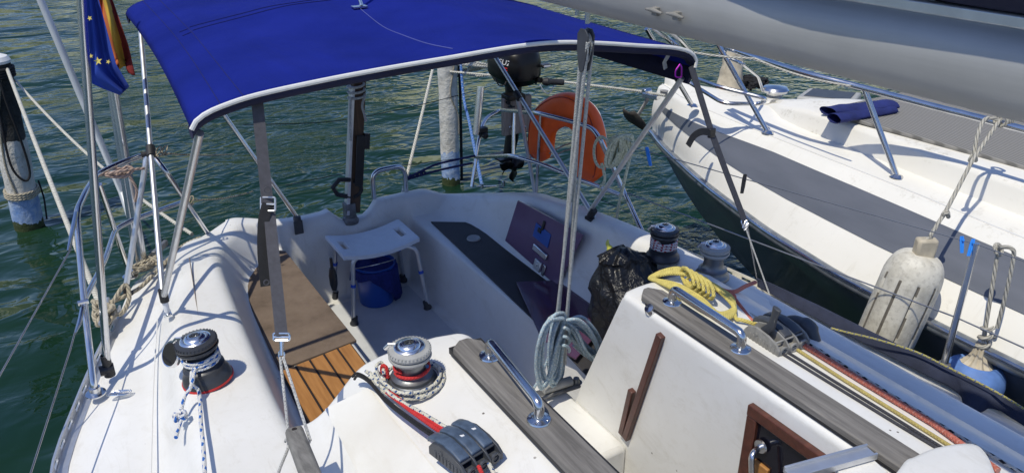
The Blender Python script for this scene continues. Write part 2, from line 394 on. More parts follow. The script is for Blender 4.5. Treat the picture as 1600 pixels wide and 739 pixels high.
lee = q.math('MINIMUM', q.math('MAXIMUM', q.math('MULTIPLY_ADD', sp3.outputs[0], .30, .32), .18), 1.0)      # calmer water in the lee on the left
pm = q.math('MULTIPLY', lee, q.math('MULTIPLY_ADD', q.ramp(q.noise(.22, 2, .5, vec=P, dist=.6), [(.36, (0, 0, 0)), (.58, (1, 1, 1))]), .75, .35))
q.bump(w0, 1.0, .25); q.bump(w1, 1.0, .15); q.bump(q.math('MULTIPLY', w2, pm), 1.0, .070); q.bump(q.math('MULTIPLY', w3, q.math('MULTIPLY', lee, q.math('MULTIPLY_ADD', pt, .95, .02))), 1.0, .036)
def water():
    m = MB(); ys = []; 
    e = [-900, -300, -100, -40, -20]+[-10+k*.5 for k in range(81)]+[40, 60, 100, 300, 900]
    m.grid([[V(x, y, 0) for x in e] for y in e])
    tag(m.build('water', 'water', smooth=60), kind='structure')
water()
q = N('reflection_hill'); f = q.noise(.035, 5, .7, sc3=(1, 1, 2)); g = q.noise(.6, 6, .7); v = q.noise(.22, 2, .5)
q.base(q.mix(q.ramp(f, [(.49, (0, 0, 0)), (.55, (1, 1, 1))]), q.ramp(g, [(.35, (.02, .038, .014)), (.65, (.07, .10, .035))]), q.ramp(v, [(.45, (.36, .37, .20)), (.55, (.62, .63, .46))]))).set(rough=1)  # pale patches put in to brighten the water's reflections
def reflection_hills():  # unseen ring of hills, added to give the water something to reflect
    m = MB(); rows = []
    for k in range(7):
        row = []
        for i in range(160):
            a = 2*math.pi*i/160; r = 70+k*16
            h = (k/6)**.9*(16+10*noise.noise(V(math.cos(a)*2.2, math.sin(a)*2.2, 3))+5*noise.noise(V(math.cos(a)*9, math.sin(a)*9, k*.5)))
            row.append(V(math.cos(a)*r, math.sin(a)*r, -.4+h))
        rows.append(row)
    m.grid(rows, True); tag(m.build('reflection_hills', 'reflection_hill'), kind='structure')
reflection_hills()

# ================================================================ THE SAILING BOAT
boat = thing('sailboat', 'white sailing boat whose open cockpit fills the foreground', 'sailboat', (1.25, 1.5, 0))
def part(mb, name, mat, parent=None, **k): return mb.build(name, mat, parent or boat, **k)
TXL = [(-2, -.46), (0, -.42), (1.5, -.36), (2.48, -.27), (3.0, -.11), (3.44, .05), (3.75, .14), (3.95, .34), (4.1, .56), (4.2, .75)]
TXR = [(-2, 2.78), (0, 2.75), (1.0, 2.71), (1.6, 2.665), (2.2, 2.64), (3.1, 2.49), (3.6, 2.42), (3.9, 2.3), (4.1, 2.1), (4.2, 1.95)]
T = dict(
 cf=[(-2, .02), (2, .05), (2.5, .08), (3, .14), (3.5, .25), (3.8, .33), (4.0, .48)],
 zc=[(-2, 1.16), (2, 1.20), (2.5, 1.18), (3, 1.16), (3.5, 1.12), (4.0, 1.03)],
 ci=[(-2, .42), (2.2, .42), (2.8, .45), (3.5, .50), (3.8, .56), (4.0, .72)],
 bo=[(-2, .50), (2.1, .50), (2.6, .53), (3, .56), (3.5, .60), (3.76, .66), (3.9, .78), (4.0, .90)],
 bro=[(-2, 1.97), (3.4, 1.98), (3.6, 1.99), (3.75, 1.98), (3.88, 1.93), (4.0, 1.85)],
 cri=[(-2, 2.09), (3.3, 2.10), (3.6, 2.10), (3.9, 2.03), (4.0, 1.95)],
 zr=[(-2, 1.30), (2, 1.30), (2.5, 1.28), (3, 1.22), (3.4, 1.14), (3.7, 1.04), (3.9, .975), (4.1, .93)],
 cro=[(-2, 2.22), (3.3, 2.22), (3.6, 2.20), (3.9, 2.14), (4.0, 2.08)])
def section(y):
    g = {k: stabs(v, y) for k, v in T.items()}
    xl, xr = stabs(TXL, y), stabs(TXR, y)
    rise = tab([(4.0, 0), (4.02, .04), (4.035, .3), (4.055, .85), (4.07, .95), (4.09, 1)], y)   # cockpit's after wall
    zt = .98; zg = .99
    drop = tab([(4.15, 0), (4.17, .02), (4.19, .1), (4.2, .3), (4.21, 1)], y)
    cf = max(g['cf'], xl+.06)
    cro = min(g['cro'], xr-.12)
    zcl = g['zc']; zcr = g['zr']
    z5 = lerp(.86, min(zt, zcl), rise); zs = lerp(.45, zt, rise)
    pts = [(xl, zg, .03), (lerp(xl, cf, .6), min(1.035, zcl-.01), .03), (cf, min(1.05, zcl-.005), .05), (min(cf+.09, g['ci']-.05), zcl, .05), (g['ci'], zcl, .045), (g['bo'], z5, .05),
           (.925, z5, .02), (.965, zs, .04), (1.675, zs, .04), (1.715, z5, .02), (g['bro'], z5, .04), (g['cri'], zcr, .05), (cro, zcr, .05), (min(cro+.10, xr-.06), min(1.09, zcr-.03), .05), (max(xr-.10, min(cro+.11, xr-.03)), min(1.04, zcr-.035), .03), (xr, min(zg, zcr-.04), .02)]
    if drop > 0: pts = [(x, lerp(z, -.1, drop) if drop < 1 else -.1, r) for x, z, r in pts]
    return pts
SUBD = [3, 2, 2, 3, 3, 5, 3, 16, 3, 4, 3, 3, 2, 3, 2]
def expand(pts):
    P = [Vector((x, 0, z)) for x, z, r in pts]; out = []
    n = len(P); seg = []
    for i in range(n):
        if i in (0, n-1): seg.append([P[i]]); continue
        a, b, c = P[i-1], P[i], P[i+1]; d1, d2 = a-b, c-b
        q = min(pts[i][2], d1.length*.45, d2.length*.45)
        s, e = b+d1.normalized()*q, b+d2.normalized()*q
        seg.append([s*(1-t)**2+b*2*t*(1-t)+e*t*t for t in (0, .2, .4, .6, .8, 1)])
    for i in range(n):
        out += seg[i]
        if i < n-1:
            k = SUBD[i]; a, b = seg[i][-1], seg[i+1][0]
            out += [a.lerp(b, j/k) for j in range(1, k)]
    return out
def dent(x, y, z):
    if y > 4.0 and z > .75:
        d = max(0, 1-abs((x-1.385)/.12)**3.0) if abs(x-1.385) < .12 else 0
        z -= .085*min(1, d*1.6)**.8
        if x < 1.2: z += .012*math.sin((x-.6)*9)
    return z
ys = [-2, -1, 0, .5, 1, 1.4, 1.8, 2.0, 2.1, 2.2]+[2.3+.08*k for k in range(20)]+[3.88, 3.91, 3.94, 3.965, 3.98, 4.0, 4.01, 4.02, 4.03, 4.04, 4.05, 4.06, 4.07, 4.08, 4.095, 4.11, 4.13, 4.15, 4.165, 4.18, 4.19, 4.2, 4.205, 4.212]
m = MB(); m.grid([[V(p.x, y, dent(p.x, y, p.z)) for p in expand(section(y))] for y in ys])
part(m, 'deck_moulding', 'gelcoat', smooth=50)
# topsides
m = MB(); rows = []
for y in [-2, -1, 0, 1, 1.5, 2, 2.5, 3, 3.3, 3.6, 3.8, 3.95, 4.1, 4.2]:
    xl, xr = stabs(TXL, y), stabs(TXR, y); t = max(0, (y-3)/1.2); zR_ = min(.985, section(min(y, 4.1))[-1][1]-.004)
    rows.append([V(xl+.002, y, .985), V(xl-.01, y, .9), V(lerp(xl, 1.25, .06+.1*t), y, .4), V(lerp(xl, 1.25, .14+.3*t), y, .0), V(lerp(xl, 1.25, .3+.3*t), y, -.3),
                 V(lerp(xr, 1.25, .3+.3*t), y, -.3), V(lerp(xr, 1.25, .14+.3*t), y, .0), V(lerp(xr, 1.25, .06+.1*t), y, .4), V(xr+.01, y, min(.9, zR_-.03)), V(xr-.002, y, zR_)])
m.grid(rows); part(m, 'hull', 'gelcoat', smooth=60)
# non-skid on the side decks (thin raised panels)
def strip(ysr, xa, xb, z, n=4, h=.004):
    m = MB(); top = [[V(lerp(xa(y), xb(y), j/n), y, z) for j in range(n+1)] for y in ysr]; m.grid(top); return m
m = strip([2.2-.2*k for k in range(22)], lambda y: stabs(TXL, y)+.05, lambda y: .06, 1.056); part(m, 'side_deck', 'deck_nonskid')
# perforated toe rails: two flanges and a web with real slots
def toerail(tb, y0, y1, sgn, z0, mat='aluminium'):
    m = MB(); n = int((y1-y0)/.1); 
    pts = [V(stabs(tb, y0+(y1-y0)*i/(n*4))+sgn*.012, y0+(y1-y0)*i/(n*4), z0) for i in range(n*4+1)]
    for i in range(len(pts)-1):
        a, b = pts[i], pts[i+1]; 
        def bar(z1, z2, th=.0035):
            d = (b-a).normalized(); nn = V(-d.y, d.x, 0)*th
            vs = [a+nn+V(0, 0, z1), a-nn+V(0, 0, z1), b-nn+V(0, 0, z1), b+nn+V(0, 0, z1), a+nn+V(0, 0, z2), a-nn+V(0, 0, z2), b-nn+V(0, 0, z2), b+nn+V(0, 0, z2)]
            m.add(vs, [[0, 1, 2, 3], [4, 5, 6, 7], [0, 1, 5, 4], [1, 2, 6, 5], [2, 3, 7, 6], [3, 0, 4, 7]])
        bar(0, .012); bar(.030, .042)
        if i % 4 in (0, 3): bar(.012, .030)
    for i in range(len(pts)-1):     # horizontal flange lying on the deck
        a, b = pts[i]+V(sgn*.018, 0, .0), pts[i+1]+V(sgn*.018, 0, .0)
        m.add([a+V(-.02, 0, 0), a+V(.02, 0, 0), b+V(.02, 0, 0), b+V(-.02, 0, 0), a+V(-.02, 0, .005), a+V(.02, 0, .005), b+V(.02, 0, .005), b+V(-.02, 0, .005)], [[0, 1, 2, 3], [4, 5, 6, 7], [0, 1, 5, 4], [2, 3, 7, 6], [0, 3, 7, 4], [1, 2, 6, 5]])
    part(m, 'toe_rail', mat, smooth=0)
toerail(TXL, -.5, 3.45, 1, 1.0); toerail(TXR, -.5, 3.3, -1, 1.0, 'rail_cream')

# --- cabin: two mouldings either side of the companionway
def capgrid(m, prof, y_top, y_end, n=14, low=.3):
    """prof: list of (x,z) ; extrude from y_top(-1.5) to y_end(x,z)"""
    rows = []
    for i in range(n+1):
        t = i/n
        row = []
        for x, z in prof:
            ye = y_end(x, z); y = lerp(-1.5, ye, t**.6); k = max(0, min(1, (y-1.35)/(ye-1.37))); k = k*k*(3-2*k); g = max(0, min(1, (.66-x)/.22)); g = g*g*(3-2*g)
            row.append(V(x, y, lerp(z, min(z, 1.185), k*g)))
        rows.append(row)
    m.grid(rows)
    end = rows[-1]; r2 = []
    for (off, dz) in ((0, 0), (.012, .004), (.022, .016), (.03, .04), (.10, .5), (.14, .9)):
        r2.append([V(p.x, p.y+off, max(p.z-dz, low)) for p in end])
    m.grid(r2)
def roundprof(pts, r=.04, per=6):
    P = bend([V(x, 0, z) for x, z in pts], r, per); out = []
    for a, b in zip(P, P[1:]):
        k = max(1, int((b-a).length/.05)); out += [a.lerp(b, j/k) for j in range(k)]
    out.append(P[-1]); return [(p.x, p.z) for p in out]
profL = roundprof([(.10, .95), (.16, 1.09), (.30, 1.19), (.52, 1.315), (.66, 1.385), (.98, 1.45), (1.0, 1.38), (1.0, .3)], .05)
yL = lambda x, z: tab([(.1, 2.25), (.30, 2.12), (.40, 2.06), (.50, 2.03), (.64, 1.985), (.75, 1.98), (.87, 1.95), (.94, 1.915), (1.0, 1.86)], x)
m = MB(); capgrid(m, profL, 0, yL); part(m, 'cabin_side', 'gelcoat', smooth=40)
profR = roundprof([(1.54, .25), (1.54, 1.455), (1.60, 1.464), (1.66, 1.464), (1.88, 1.448), (1.96, 1.41), (2.05, 1.33), (2.24, 1.11), (2.28, 1.0)], .022)
def yR(x, z):
    if x < 1.542: return tab([(.25, 2.24), (.9, 2.05), (1.45, 1.82)], z)
    return 1.82+.02*(x-1.6)
rows = []; m = MB()
for i in range(19):
    t = i/18; row = []
    for x, z in profR:
        y = lerp(-1.5, yR(x, z), t**.6)
        k = max(0, min(1, (y-1.35)/.35)); k = k*k*(3-2*k)
        if x > 1.95: z2 = lerp(z, max(z, 1.31+.05*(2.2-x)), k*.9 if x < 2.2 else 0); z = z2
        row.append(V(x, y, z))
    rows.append(row)
m.grid(rows)
end = rows[-1]
m.grid([[V(p.x, p.y+(o if p.x > 1.56 else 0), max(p.z-d, .25) if p.x > 1.542 else p.z) for p in end] for o, d in ((0, 0), (.012, .004), (.02, .016), (.03, .05), (.09, .3), (.2, .9))])
part(m, 'cabin_side', 'gelcoat', smooth=40)
# forward coach roof beyond the hatch, behind and below the camera
m = MB(); m.box((1.3, -1.05, 1.30), (.62, .9, .26)); part(m, 'coach_roof', 'gelcoat', bevel=.02)
# bridge deck and its threshold
m = MB(); m.prism([V(.99, 1.74, .855), V(1.545, 1.74, .855), V(1.545, 2.24, .855), V(.99, 2.24, .855)], .5); part(m, 'bridge_deck', 'gelcoat', bevel=.02)
m = MB(); m.prism([V(.98, -1.4, .30), V(1.6, -1.4, .30), V(1.6, 1.8, .30), V(.98, 1.8, .30)], .05); part(m, 'cabin_sole', 'mahogany')
# raised lip where the hatch slides, on the inboard edge of the planks
m = MB(); m.tube([V(1.560, -1.2, 1.465), V(1.560, 1.72, 1.465)], .009, 6); part(m, 'rubber_seal', 'black_rubber')
# weathered planks
def plank(x0, x1, y0, y1, z, cut):
    m = MB(); pts = [V(x0, y0, z), V(x1, y0, z), V(x1, y1-cut, z), V(x1-.03, y1, z), V(x0+.035, y1+.0, z), V(x0, y1-cut*.8, z)]
    m.prism(pts, .024); return part(m, 'plank', 'weathered_teak', bevel=.004)
plank(.870, .965, -1.2, 1.82, 1.485, .035); plank(1.553, 1.638, -1.2, 1.775, 1.489, .04)
m = MB(); m.prism([V(.875, -1.2, 1.462), V(.985, -1.2, 1.462), V(.985, 1.83, 1.462), V(.875, 1.83, 1.462)], .02); part(m, 'rubber_seal', 'black_rubber')
# white snap fitting at the plank's corner
m = MB(); m.lathe([(0, .012), (.016, .01), (.02, 0), (.02, -.01)], (1.548, 1.69, 1.462), (-.8, 0, 1), 16); part(m, 'fairlead', 'steel')

# stainless grab rails
def grab(a, b, h, r=.0125):
    a, b = Vector(a), Vector(b); d = (b-a).normalized(); u = V(0, 0, h)
    m = MB(); m.tube(bend([a, a+u, b+u, b], h*.75, 7), r*1.12, 16); g = part(m, 'grab_rail', 'steel')
    for p in (a, b):
        f = MB(); f.lathe([(.0, .008), (.018, .008), (.020, .007), (.031, .004), (.033, 0)], p, (0, 0, 1), 24)
        for k in range(4): f.lathe([(0, .0085), (.0035, .0075), (.004, .004)], p+V(.025*math.cos(k*1.57+.7), .025*math.sin(k*1.57+.7), 0), (0, 0, 1), 8)
        f.build('flange', 'steel', g)
grab(PZ(765, 556, 1.486), PZ(842, 655, 1.486), .052); grab(PZ(1050, 472, 1.488), PZ(1157, 545, 1.488), .052)

# washboard guides on the companionway wall
def batten(p0, p1, wy, name='washboard_guide'):
    p0, p1 = Vector(p0), Vector(p1); m = MB(); d = (p1-p0).normalized(); M3 = basis(d, (-1, 0, 0))
    m.box((p0+p1)/2+V(-.009, 0, 0), ((p1-p0).length, wy, .022), M3); part(m, name, 'reddish_wood', bevel=.003)
batten(PX(1036, 522, 1.54), PX(981, 683, 1.54), .027); batten(PX(991, 608, 1.54), PX(975, 676, 1.54), .024)

# wood framed dark panel with a stainless handle on the same wall
xw = 1.54
c0, c1, c2 = PX(1176, 628, xw), PX(1325, 720, xw), PX(1152, 745, xw)
th = c0.y; zt = c0.z
m = MB()
def wallbox(y0, y1, z0, z1, x, t, mat, name, b=.003, par=None):
    m = MB(); m.box((x-t/2, (y0+y1)/2, (z0+z1)/2), (t, abs(y1-y0), abs(z1-z0))); return part(m, name, mat, par, bevel=b)
wallbox(th-.75, th, .62, zt, xw+.004, .008, 'window_dark', 'locker_panel')
wallbox(th-.75, th+.0, zt-.036, zt, xw+.002, .022, 'mahogany', 'panel_frame'); wallbox(th-.036, th+.0, .62, zt-.038, xw+.002, .020, 'mahogany', 'panel_frame')
wallbox(th-.10, th-.045, .62, zt-.17, xw, .014, 'teak_orange', 'panel_frame')
m = MB(); hy = th-.062; m.tube(bend([V(xw-.01, hy, zt-.11), V(xw-.06, hy-.01, zt-.11), V(xw-.065, hy-.045, zt-.26), V(xw-.01, hy-.045, zt-.27)], .035, 6), .009, 12)
m.lathe([(0, .006), (.02, .005), (.022, 0)], (xw-.012, hy, zt-.11), (-1, 0, 0), 18)
part(m, 'panel_handle', 'chrome')

# hatch frame track and hatch corner near the lens
a, b = PZ(1232, 742, 1.50), PZ(1362, 706, 1.50)
m = MB(); d = (b-a).normalized(); nn = V(-d.y, d.x, 0)*.017
for o, hh in ((-1, .012), (1, .012), (0, .004)):
    w2 = nn*.16 if o else nn*.9
    c = a+nn*o; e = b+nn*o
    m.prism([c-w2+V(0, 0, hh), e-w2+V(0, 0, hh), e+w2+V(0, 0, hh), c+w2+V(0, 0, hh)], .018)
hf = part(m, 'hatch_track', 'aluminium', bevel=.001)
m = MB(); c = PZ(1330, 728, 1.49); m.box(PZ(1345, 737, 1.483), (.11, .055, .012), Matrix.Rotation(math.atan2(d.y, d.x), 3, 'Z')); part(m, 'hatch_track_cover', 'gelcoat', bevel=.002)
m = MB(); rows = []
hb = PZ(1490, 712, 1.53)
out = [PZ(1402, 742, 1.5), PZ(1425, 724, 1.5), PZ(1462, 709, 1.5), PZ(1512, 703, 1.5), PZ(1535, 715, 1.5), PZ(1552, 750, 1.5), PZ(1590, 860, 1.5), PZ(1340, 860, 1.5)]
out = cat(out, 5, True); ctr = sum(out, V(0, 0, 0))/len(out)
for s_, z_ in ((1.0, -.05), (1.0, .012), (.99, .020), (.965, .024), (.85, .027), (.4, .03), (.0, .031)):
    rows.append([ctr.lerp(p, s_)+V(0, 0, z_) for p in out])
m.grid(rows, True); part(m, 'sliding_hatch', 'gelcoat', smooth=60)

# --- benches: mats, slats, antislip
def flat(pts, z, h, mat, name, b=.002, n=0):
    p = [PZ(x, y, z) for x, y in pts]; p = cat(p, n, True) if n else p
    m = MB(); m.prism(p, h); return part(m, name, mat, bevel=b)
flat([(434, 391), (446, 392), (557, 531), (436, 577), (428, 560), (381, 460), (374, 447), (376, 433), (392, 420), (412, 402)], .872, .012, 'mat_brown', 'bench_mat')
# teak slats with dark caulking: a black bed and proud slats
bz = .870
A, B = PZ(441, 580, bz), PZ(560, 533, bz)          # after edge
C, D = PZ(455, 640, bz), PZ(610, 640, bz)
C = V(.545, 2.05, bz); D = V(.905, 2.05, bz); A = V(.575, A.y, bz); B = V(.905, B.y, bz)
m = MB(); m.prism([A, B, D, C], .012); part(m, 'slat_bed', 'caulk')
m = MB(); ns = 5; e = (B-A).normalized()
for k in range(ns):
    x0, x1 = lerp(A.x, B.x, k/ns)+.005, lerp(A.x, B.x, (k+1)/ns)-.005
    ya0, ya1 = lerp(A.y, B.y, (x0-A.x)/(B.x-A.x)), lerp(A.y, B.y, (x1-A.x)/(B.x-A.x))
    m.prism([V(x0, 2.05, bz+.005), V(x1, 2.05, bz+.005), V(x1, ya1-.004, bz+.005), V(x0, ya0-.004, bz+.005)], .008)
part(m, 'teak_slats', 'teak_orange', bevel=.001)
m = MB(); m.tube([PZ(560, 531, .878), PZ(446, 390, .874)], .004, 6); part(m, 'sealant_line', 'peg_blue') if False else None
flat([(673, 346), (735, 347), (760, 353), (778, 365), (800, 383), (850, 425), (935, 490), (1000, 545), (930, 600), (855, 520), (760, 428)], .868, .008, 'mat_black', 'antislip_panel')
m = MB(); p = PZ(740, 373, .869); m.lathe([(0, .004), (.022, .004), (.03, .008), (.036, .008), (.04, 0)], p, (0, 0, 1), 24); part(m, 'deck_filler_cap', 'winch_ring')
# drain slot in the aft bulkhead, groove lines, chrome eyes
m = MB(); m.box((PY(586, 363, 4.02)), (.07, .03, .03)); part(m, 'drain_slot', 'black_rubber', bevel=.003)
m = MB()
for y in (.22, .0): m.lathe([(0, .0), (.011, .0), (.011, .03), (.0, .032)], PY(753+y*80, 294, 4.13)+V(y*.35, 0, 0), (0, 0, 1), 12)
m.tube([PY(745, 291, 4.13), PY(775, 291, 4.13)], .006, 8); part(m, 'transom_fairlead', 'steel')

# teak stain strip on the coaming, deck seam
m = MB(); a, b = PZ(296, 404, 1.13), PZ(312, 506, 1.155); m.tube([a, b], .008, 6, flat=.3); part(m, 'wood_strip', 'board_wood')
m = MB(); m.tube(cat([PZ(236, 739, 1.08), PZ(240, 600, 1.085), PZ(246, 500, 1.095)], 6), .0025, 6); part(m, 'deck_seam', 'gelcoat')

# --- winches
def winch(p, ax, s, body, ring, name='winch', cap='chrome', feeder=True, hb=.05, hd=.055, rb=.075):
    p = Vector(p); ax = Vector(ax).normalized()
    m = MB(); m.lathe([(rb*1.02, 0), (rb*1.02, .006), (rb, .012), (rb*.97, hb*.35), (rb*.92, hb*.5), (rb*.86, hb*.62), (rb*.84, hb*.9), (rb*.7, hb), (rb*.62, hb*1.15), (rb*.56, hb+hd*.5), (rb*.60, hb+hd)], p, ax, 36)
    w = part(m, name, body)
    t = p+ax*(hb+hd)
    m = MB(); m.lathe([(rb*.58, -.002), (rb*.80, .004), (rb*.86, .012), (rb*.84, .017), (rb*.70, .0185), (rb*.70, .0215), (rb*.84, .023), (rb*.86, .029), (rb*.80, .038), (rb*.62, .041), (0, .041)], t, ax, 40)
    for k in range(36):
        a = k*math.pi/18; n = ax.orthogonal().normalized(); b2 = ax.cross(n); d = n*math.cos(a)+b2*math.sin(a)
        m.box(t+ax*.0335+d*rb*.80, (rb*.12, .0035, .008), basis(d, ax))
    m.build('self_tailing_ring', ring, w)
    m = MB(); m.lathe([(rb*.62, .040), (rb*.62, .044), (rb*.59, .0465), (rb*.52, .048), (rb*.50, .046), (rb*.47, .046), (rb*.45, .050), (rb*.38, .0545), (rb*.31, .056), (rb*.30, .0535), (rb*.27, .0535), (rb*.26, .0565), (rb*.20, .0575), (rb*.19, .055), (rb*.17, .046), (0, .045)], t, ax, 32); m.build('cap', cap, w)
    m = MB()
    for k in range(8):
        a = k*math.pi/4; n = ax.orthogonal().normalized(); b2 = ax.cross(n); d = n*math.cos(a)+b2*math.sin(a)
        m.box(t+ax*.0545+d*rb*.16, (.007, .0045, .006), basis(d, ax))
    m.lathe([(rb*.15, .049), (0, .048)], t, ax, 12)
    m.build('handle_socket', 'cast_metal', w)
    if feeder:
        m = MB(); n = V(-.8, .6, 0); n = (n-ax*n.dot(ax)).normalized()
        m.tube([t+n*rb*.55+ax*.044, t+n*rb*.8+ax*.044, t+n*rb*1.0+ax*.030], [.008, .008, .006], 8, flat=.6); m.build('feeder_arm', cap, w)
    return w, t
wA, tA = winch(PZ(325, 590, 1.19), (-.10, .02, 1), 1, 'winch_dark', 'winch_dark', hb=.062, hd=.058, rb=.082)
m = MB(); pl = PZ(272, 553, 1.27); axl = V(-.75, -.30, .45).normalized()      # opened sheave cover leaning on the drum
m.lathe([(0, -.004), (.042, -.004), (.047, 0), (.047, .012), (.043, .018), (.030, .012), (0, .012)], pl, axl, 30); m.build('drum_cover', 'chrome', wA)
m = MB(); m.lathe([(0, .0195), (.038, .0195), (.040, .016)], pl, axl, 30); m.build('cover_face', 'window_dark', wA)
m = MB(); m.lathe([(.086, -.003), (.086, .004), (.07, .006)], PZ(325, 590, 1.19), (-.10, .02, 1), 30); m.build('red_gasket', 'red_line', wA)
wB, tB = winch(PZ(645, 597, 1.405), (-.03, 0, 1), 1, 'cast_metal', 'winch_ring', hb=.035, hd=.05, rb=.074)
wC, tC = winch(PZ(1035, 402, 1.29), (0, 0, 1), 1, 'winch_dark', 'winch_dark', hb=.04, hd=.055, rb=.07)
wD, tD = winch(PZ(1112, 432, 1.33), (0, 0, 1), 1, 'cast_metal', 'winch_ring', hb=.04, hd=.055, rb=.066)

# --- rope clutches
def clutch(c, dy, n, wd, ln, ht, body, lever, name='rope_clutch', open_one=None, side=True):
    """c centre of base, dy direction aft, n channels"""
    dy = Vector(dy).normalized(); xr = V(dy.y, -dy.x, 0); Z = V(0, 0, 1)
    def pt(x, y, z): return Vector(c)+xr*x+dy*y+Z*z
    M3 = Matrix((xr, dy, Z)).transposed(); w0 = wd/n; m = MB()
    for k in range(n+1):                       # cheek plates with the rounded profile
        x = -wd/2+k*w0; prof = [(-ln/2, 0), (-ln/2, ht*.45), (-ln*.38, ht*.72), (-ln*.15, ht*.92), (ln*.2, ht), (ln*.40, ht*.82), (ln/2, ht*.45), (ln/2, 0)]
        th_ = .003 if 0 < k < n else .004
        vs = [pt(x-th_, a, b) for a, b in prof]+[pt(x+th_, a, b) for a, b in prof]; q_ = len(prof)
        m.add(vs, [list(range(q_)), list(range(2*q_-1, q_-1, -1))]+[[i, (i+1) % q_, q_+(i+1) % q_, q_+i] for i in range(q_)])
    for k in range(n):
        x = -wd/2+(k+.5)*w0
        m.box(pt(x, 0, ht*.16), (w0, ln*.96, ht*.32), M3)
        m.lathe([(w0*.42, -ln*.47), (w0*.42, -ln*.505), (w0*.24, -ln*.505), (w0*.22, -ln*.40), (0, -ln*.40)], pt(x, 0, ht*.28), dy, 16)
    m.tube([pt(-wd/2-.003, -ln*.32, ht*.66), pt(wd/2+.003, -ln*.32, ht*.66)], .0035, 8)
    m.tube([pt(-wd/2-.006, ln*.15, ht*.6), pt(wd/2+.006, ln*.15, ht*.6)], .006, 10)
    if side:
        for k in range(8): 
            for sx in (-1, 1): m.box(pt(sx*(wd/2+.004), -ln*.36+k*ln*.095, ht*.30), (.004, ln*.045, ht*.42), M3)
    cl = part(m, name, body, bevel=.0012)
    for k in range(n):
        x = -wd/2+(k+.5)*w0; l = MB()
        if open_one == k:
            pr = [(ln*.1, ht*.7), (-.01, ht*1.3), (-.015, ht*2.0), (-.02, ht*2.5)]
            l.tube([pt(x, a, b) for a, b in pr], [w0*.42, w0*.36, w0*.3, w0*.4], 10, flat=.5)
        else:
            pr = [(-ln*.30, ht*.80), (-ln*.1, ht*1.0), (ln*.15, ht*1.10), (ln*.36, ht*1.02), (ln*.52, ht*.86), (ln*.60, ht*.74)]; w_ = w0*.42
            top = [[pt(x+sx*w_, a, b+(0 if abs(sx) == 1 else .003)) for sx in (-1, -.6, .6, 1)] for a, b in pr]; bot = [[pt(x+sx*w_, a, b-ht*.24) for sx in (-1, -.6, .6, 1)] for a, b in pr]
            l.grid(top); l.grid(bot, flip=True)
            ed = lambda R_: [r[0] for r in R_]+R_[-1][1:]+[r[-1] for r in R_[-2::-1]]+R_[0][-2:0:-1]
            l.grid([ed(top), ed(bot)], True)
        lv = l.build('lever', lever, cl, bevel=.002)
        if name == 'rope_clutch' and k > 0 and open_one is None:
            l = MB(); l.prism([pt(x+dx, a, b) for dx, a, b in ((-.004, ln*.06, ht*1.105+.002), (.004, ln*.05, ht*1.105+.002), (.006, ln*.16, ht*1.125+.001), (.003, ln*.27, ht*1.085), (-.005, ln*.28, ht*1.085), (-.007, ln*.16, ht*1.125+.001))], .003); l.build('label_remnant', 'chipped_paint', cl)
    return cl
cB = PZ(728, 712, 1.425); clutch(cB, (-.22, 1, 0), 3, .118, .145, .052, 'dark_grey_plastic', 'lever_blue_grey')
cD = PZ(1212, 533, 1.455); clutch(cD, (.03, 1, 0), 3, .125, .145, .056, 'worn_grey_plastic', 'dark_grey_plastic', open_one=0)
m = MB(); p = PZ(1240, 515, 1.45); m.tube(cat([p+V(.0, .06, -.01), p+V(.022, .02, .020), p+V(.028, -.035, .018), p+V(.028, -.065, -.02)], 5), [.014]*8+[.02]*4+[.016]*4, 12, flat=1.3); part(m, 'clutch_guard', 'dark_grey_plastic')

# --- after deck: helm post, U-bar, wooden post
pb = PY(547, 340, 4.11)
m = MB(); m.lathe([(0, .02), (.04, .02), (.045, 0), (.05, 0), (.05, -.02)], pb-V(0, 0, .01), (0, 0, 1), 24); m.box(pb+V(0, 0, .05), (.06, .06, .09)); part(m, 'rudder_stock_fitting', 'galvanised', bevel=.004)
ptop = PY(556, 126, 4.18)
m = MB(); d = (ptop-pb); m.box((pb+ptop)/2+V(.02, 0, .03), (d.length, .075, .045), basis(d, (0, 1, 0))); tp = part(m, 'tiller_post', 'dark_post_wood', bevel=.004)
m = MB(); m.box((pb+ptop)/2+V(-.025, -.01, .0), (d.length*.93, .018, .05), basis(d, (0, 1, 0))); m.build('metal_edge', 'aluminium', tp, bevel=.002)
m = MB(); f1, f2 = pb.lerp(ptop, .25), pb.lerp(ptop, .62); m.box((f1+f2)/2+V(.028, -.045, 0), ((f2-f1).length, .05, .006), basis(d, (0, 1, 0))); m.box(f2+V(.06, -.04, -.04), (.09, .03, .03), basis(d, (0, 1, 0))); m.build('black_plate', 'black_plastic', tp, bevel=.002)
m = MB(); r0 = PY(530, 294, 4.14); loop = [r0+V(math.cos(a)*.045, 0, math.sin(a)*.045) for a in [k*math.pi/8 for k in range(16)]]
m.tube([PY(547, 281, 4.1), PY(530, 281, 4.1), PY(520, 293, 4.1), PY(527, 304, 4.1), PY(547, 308, 4.1)], .014, 10); m.tube(cat([PY(553, 283, 4.1), PY(564, 292, 4.1), PY(562, 302, 4.1), PY(552, 308, 4.1)], 5), .012, 10); m.build('hand_loop', 'black_rubber', tp)
m = MB(); a, b = PY(585, 318, 4.15), PY(635, 308, 4.15); a.z = b.z = .98; h = .17
m.tube(bend([a, a+V(0, 0, h), b+V(0, 0, h), b], .07, 8), .015, 14); part(m, 'transom_grab_bar', 'steel')

# --- pushpits
def base_plate(p, r=.035):
    f = MB(); f.lathe([(0, .03), (.019, .03), (.02, .006), (r, .005), (r, 0)], p, (0, 0, 1), 18); return f
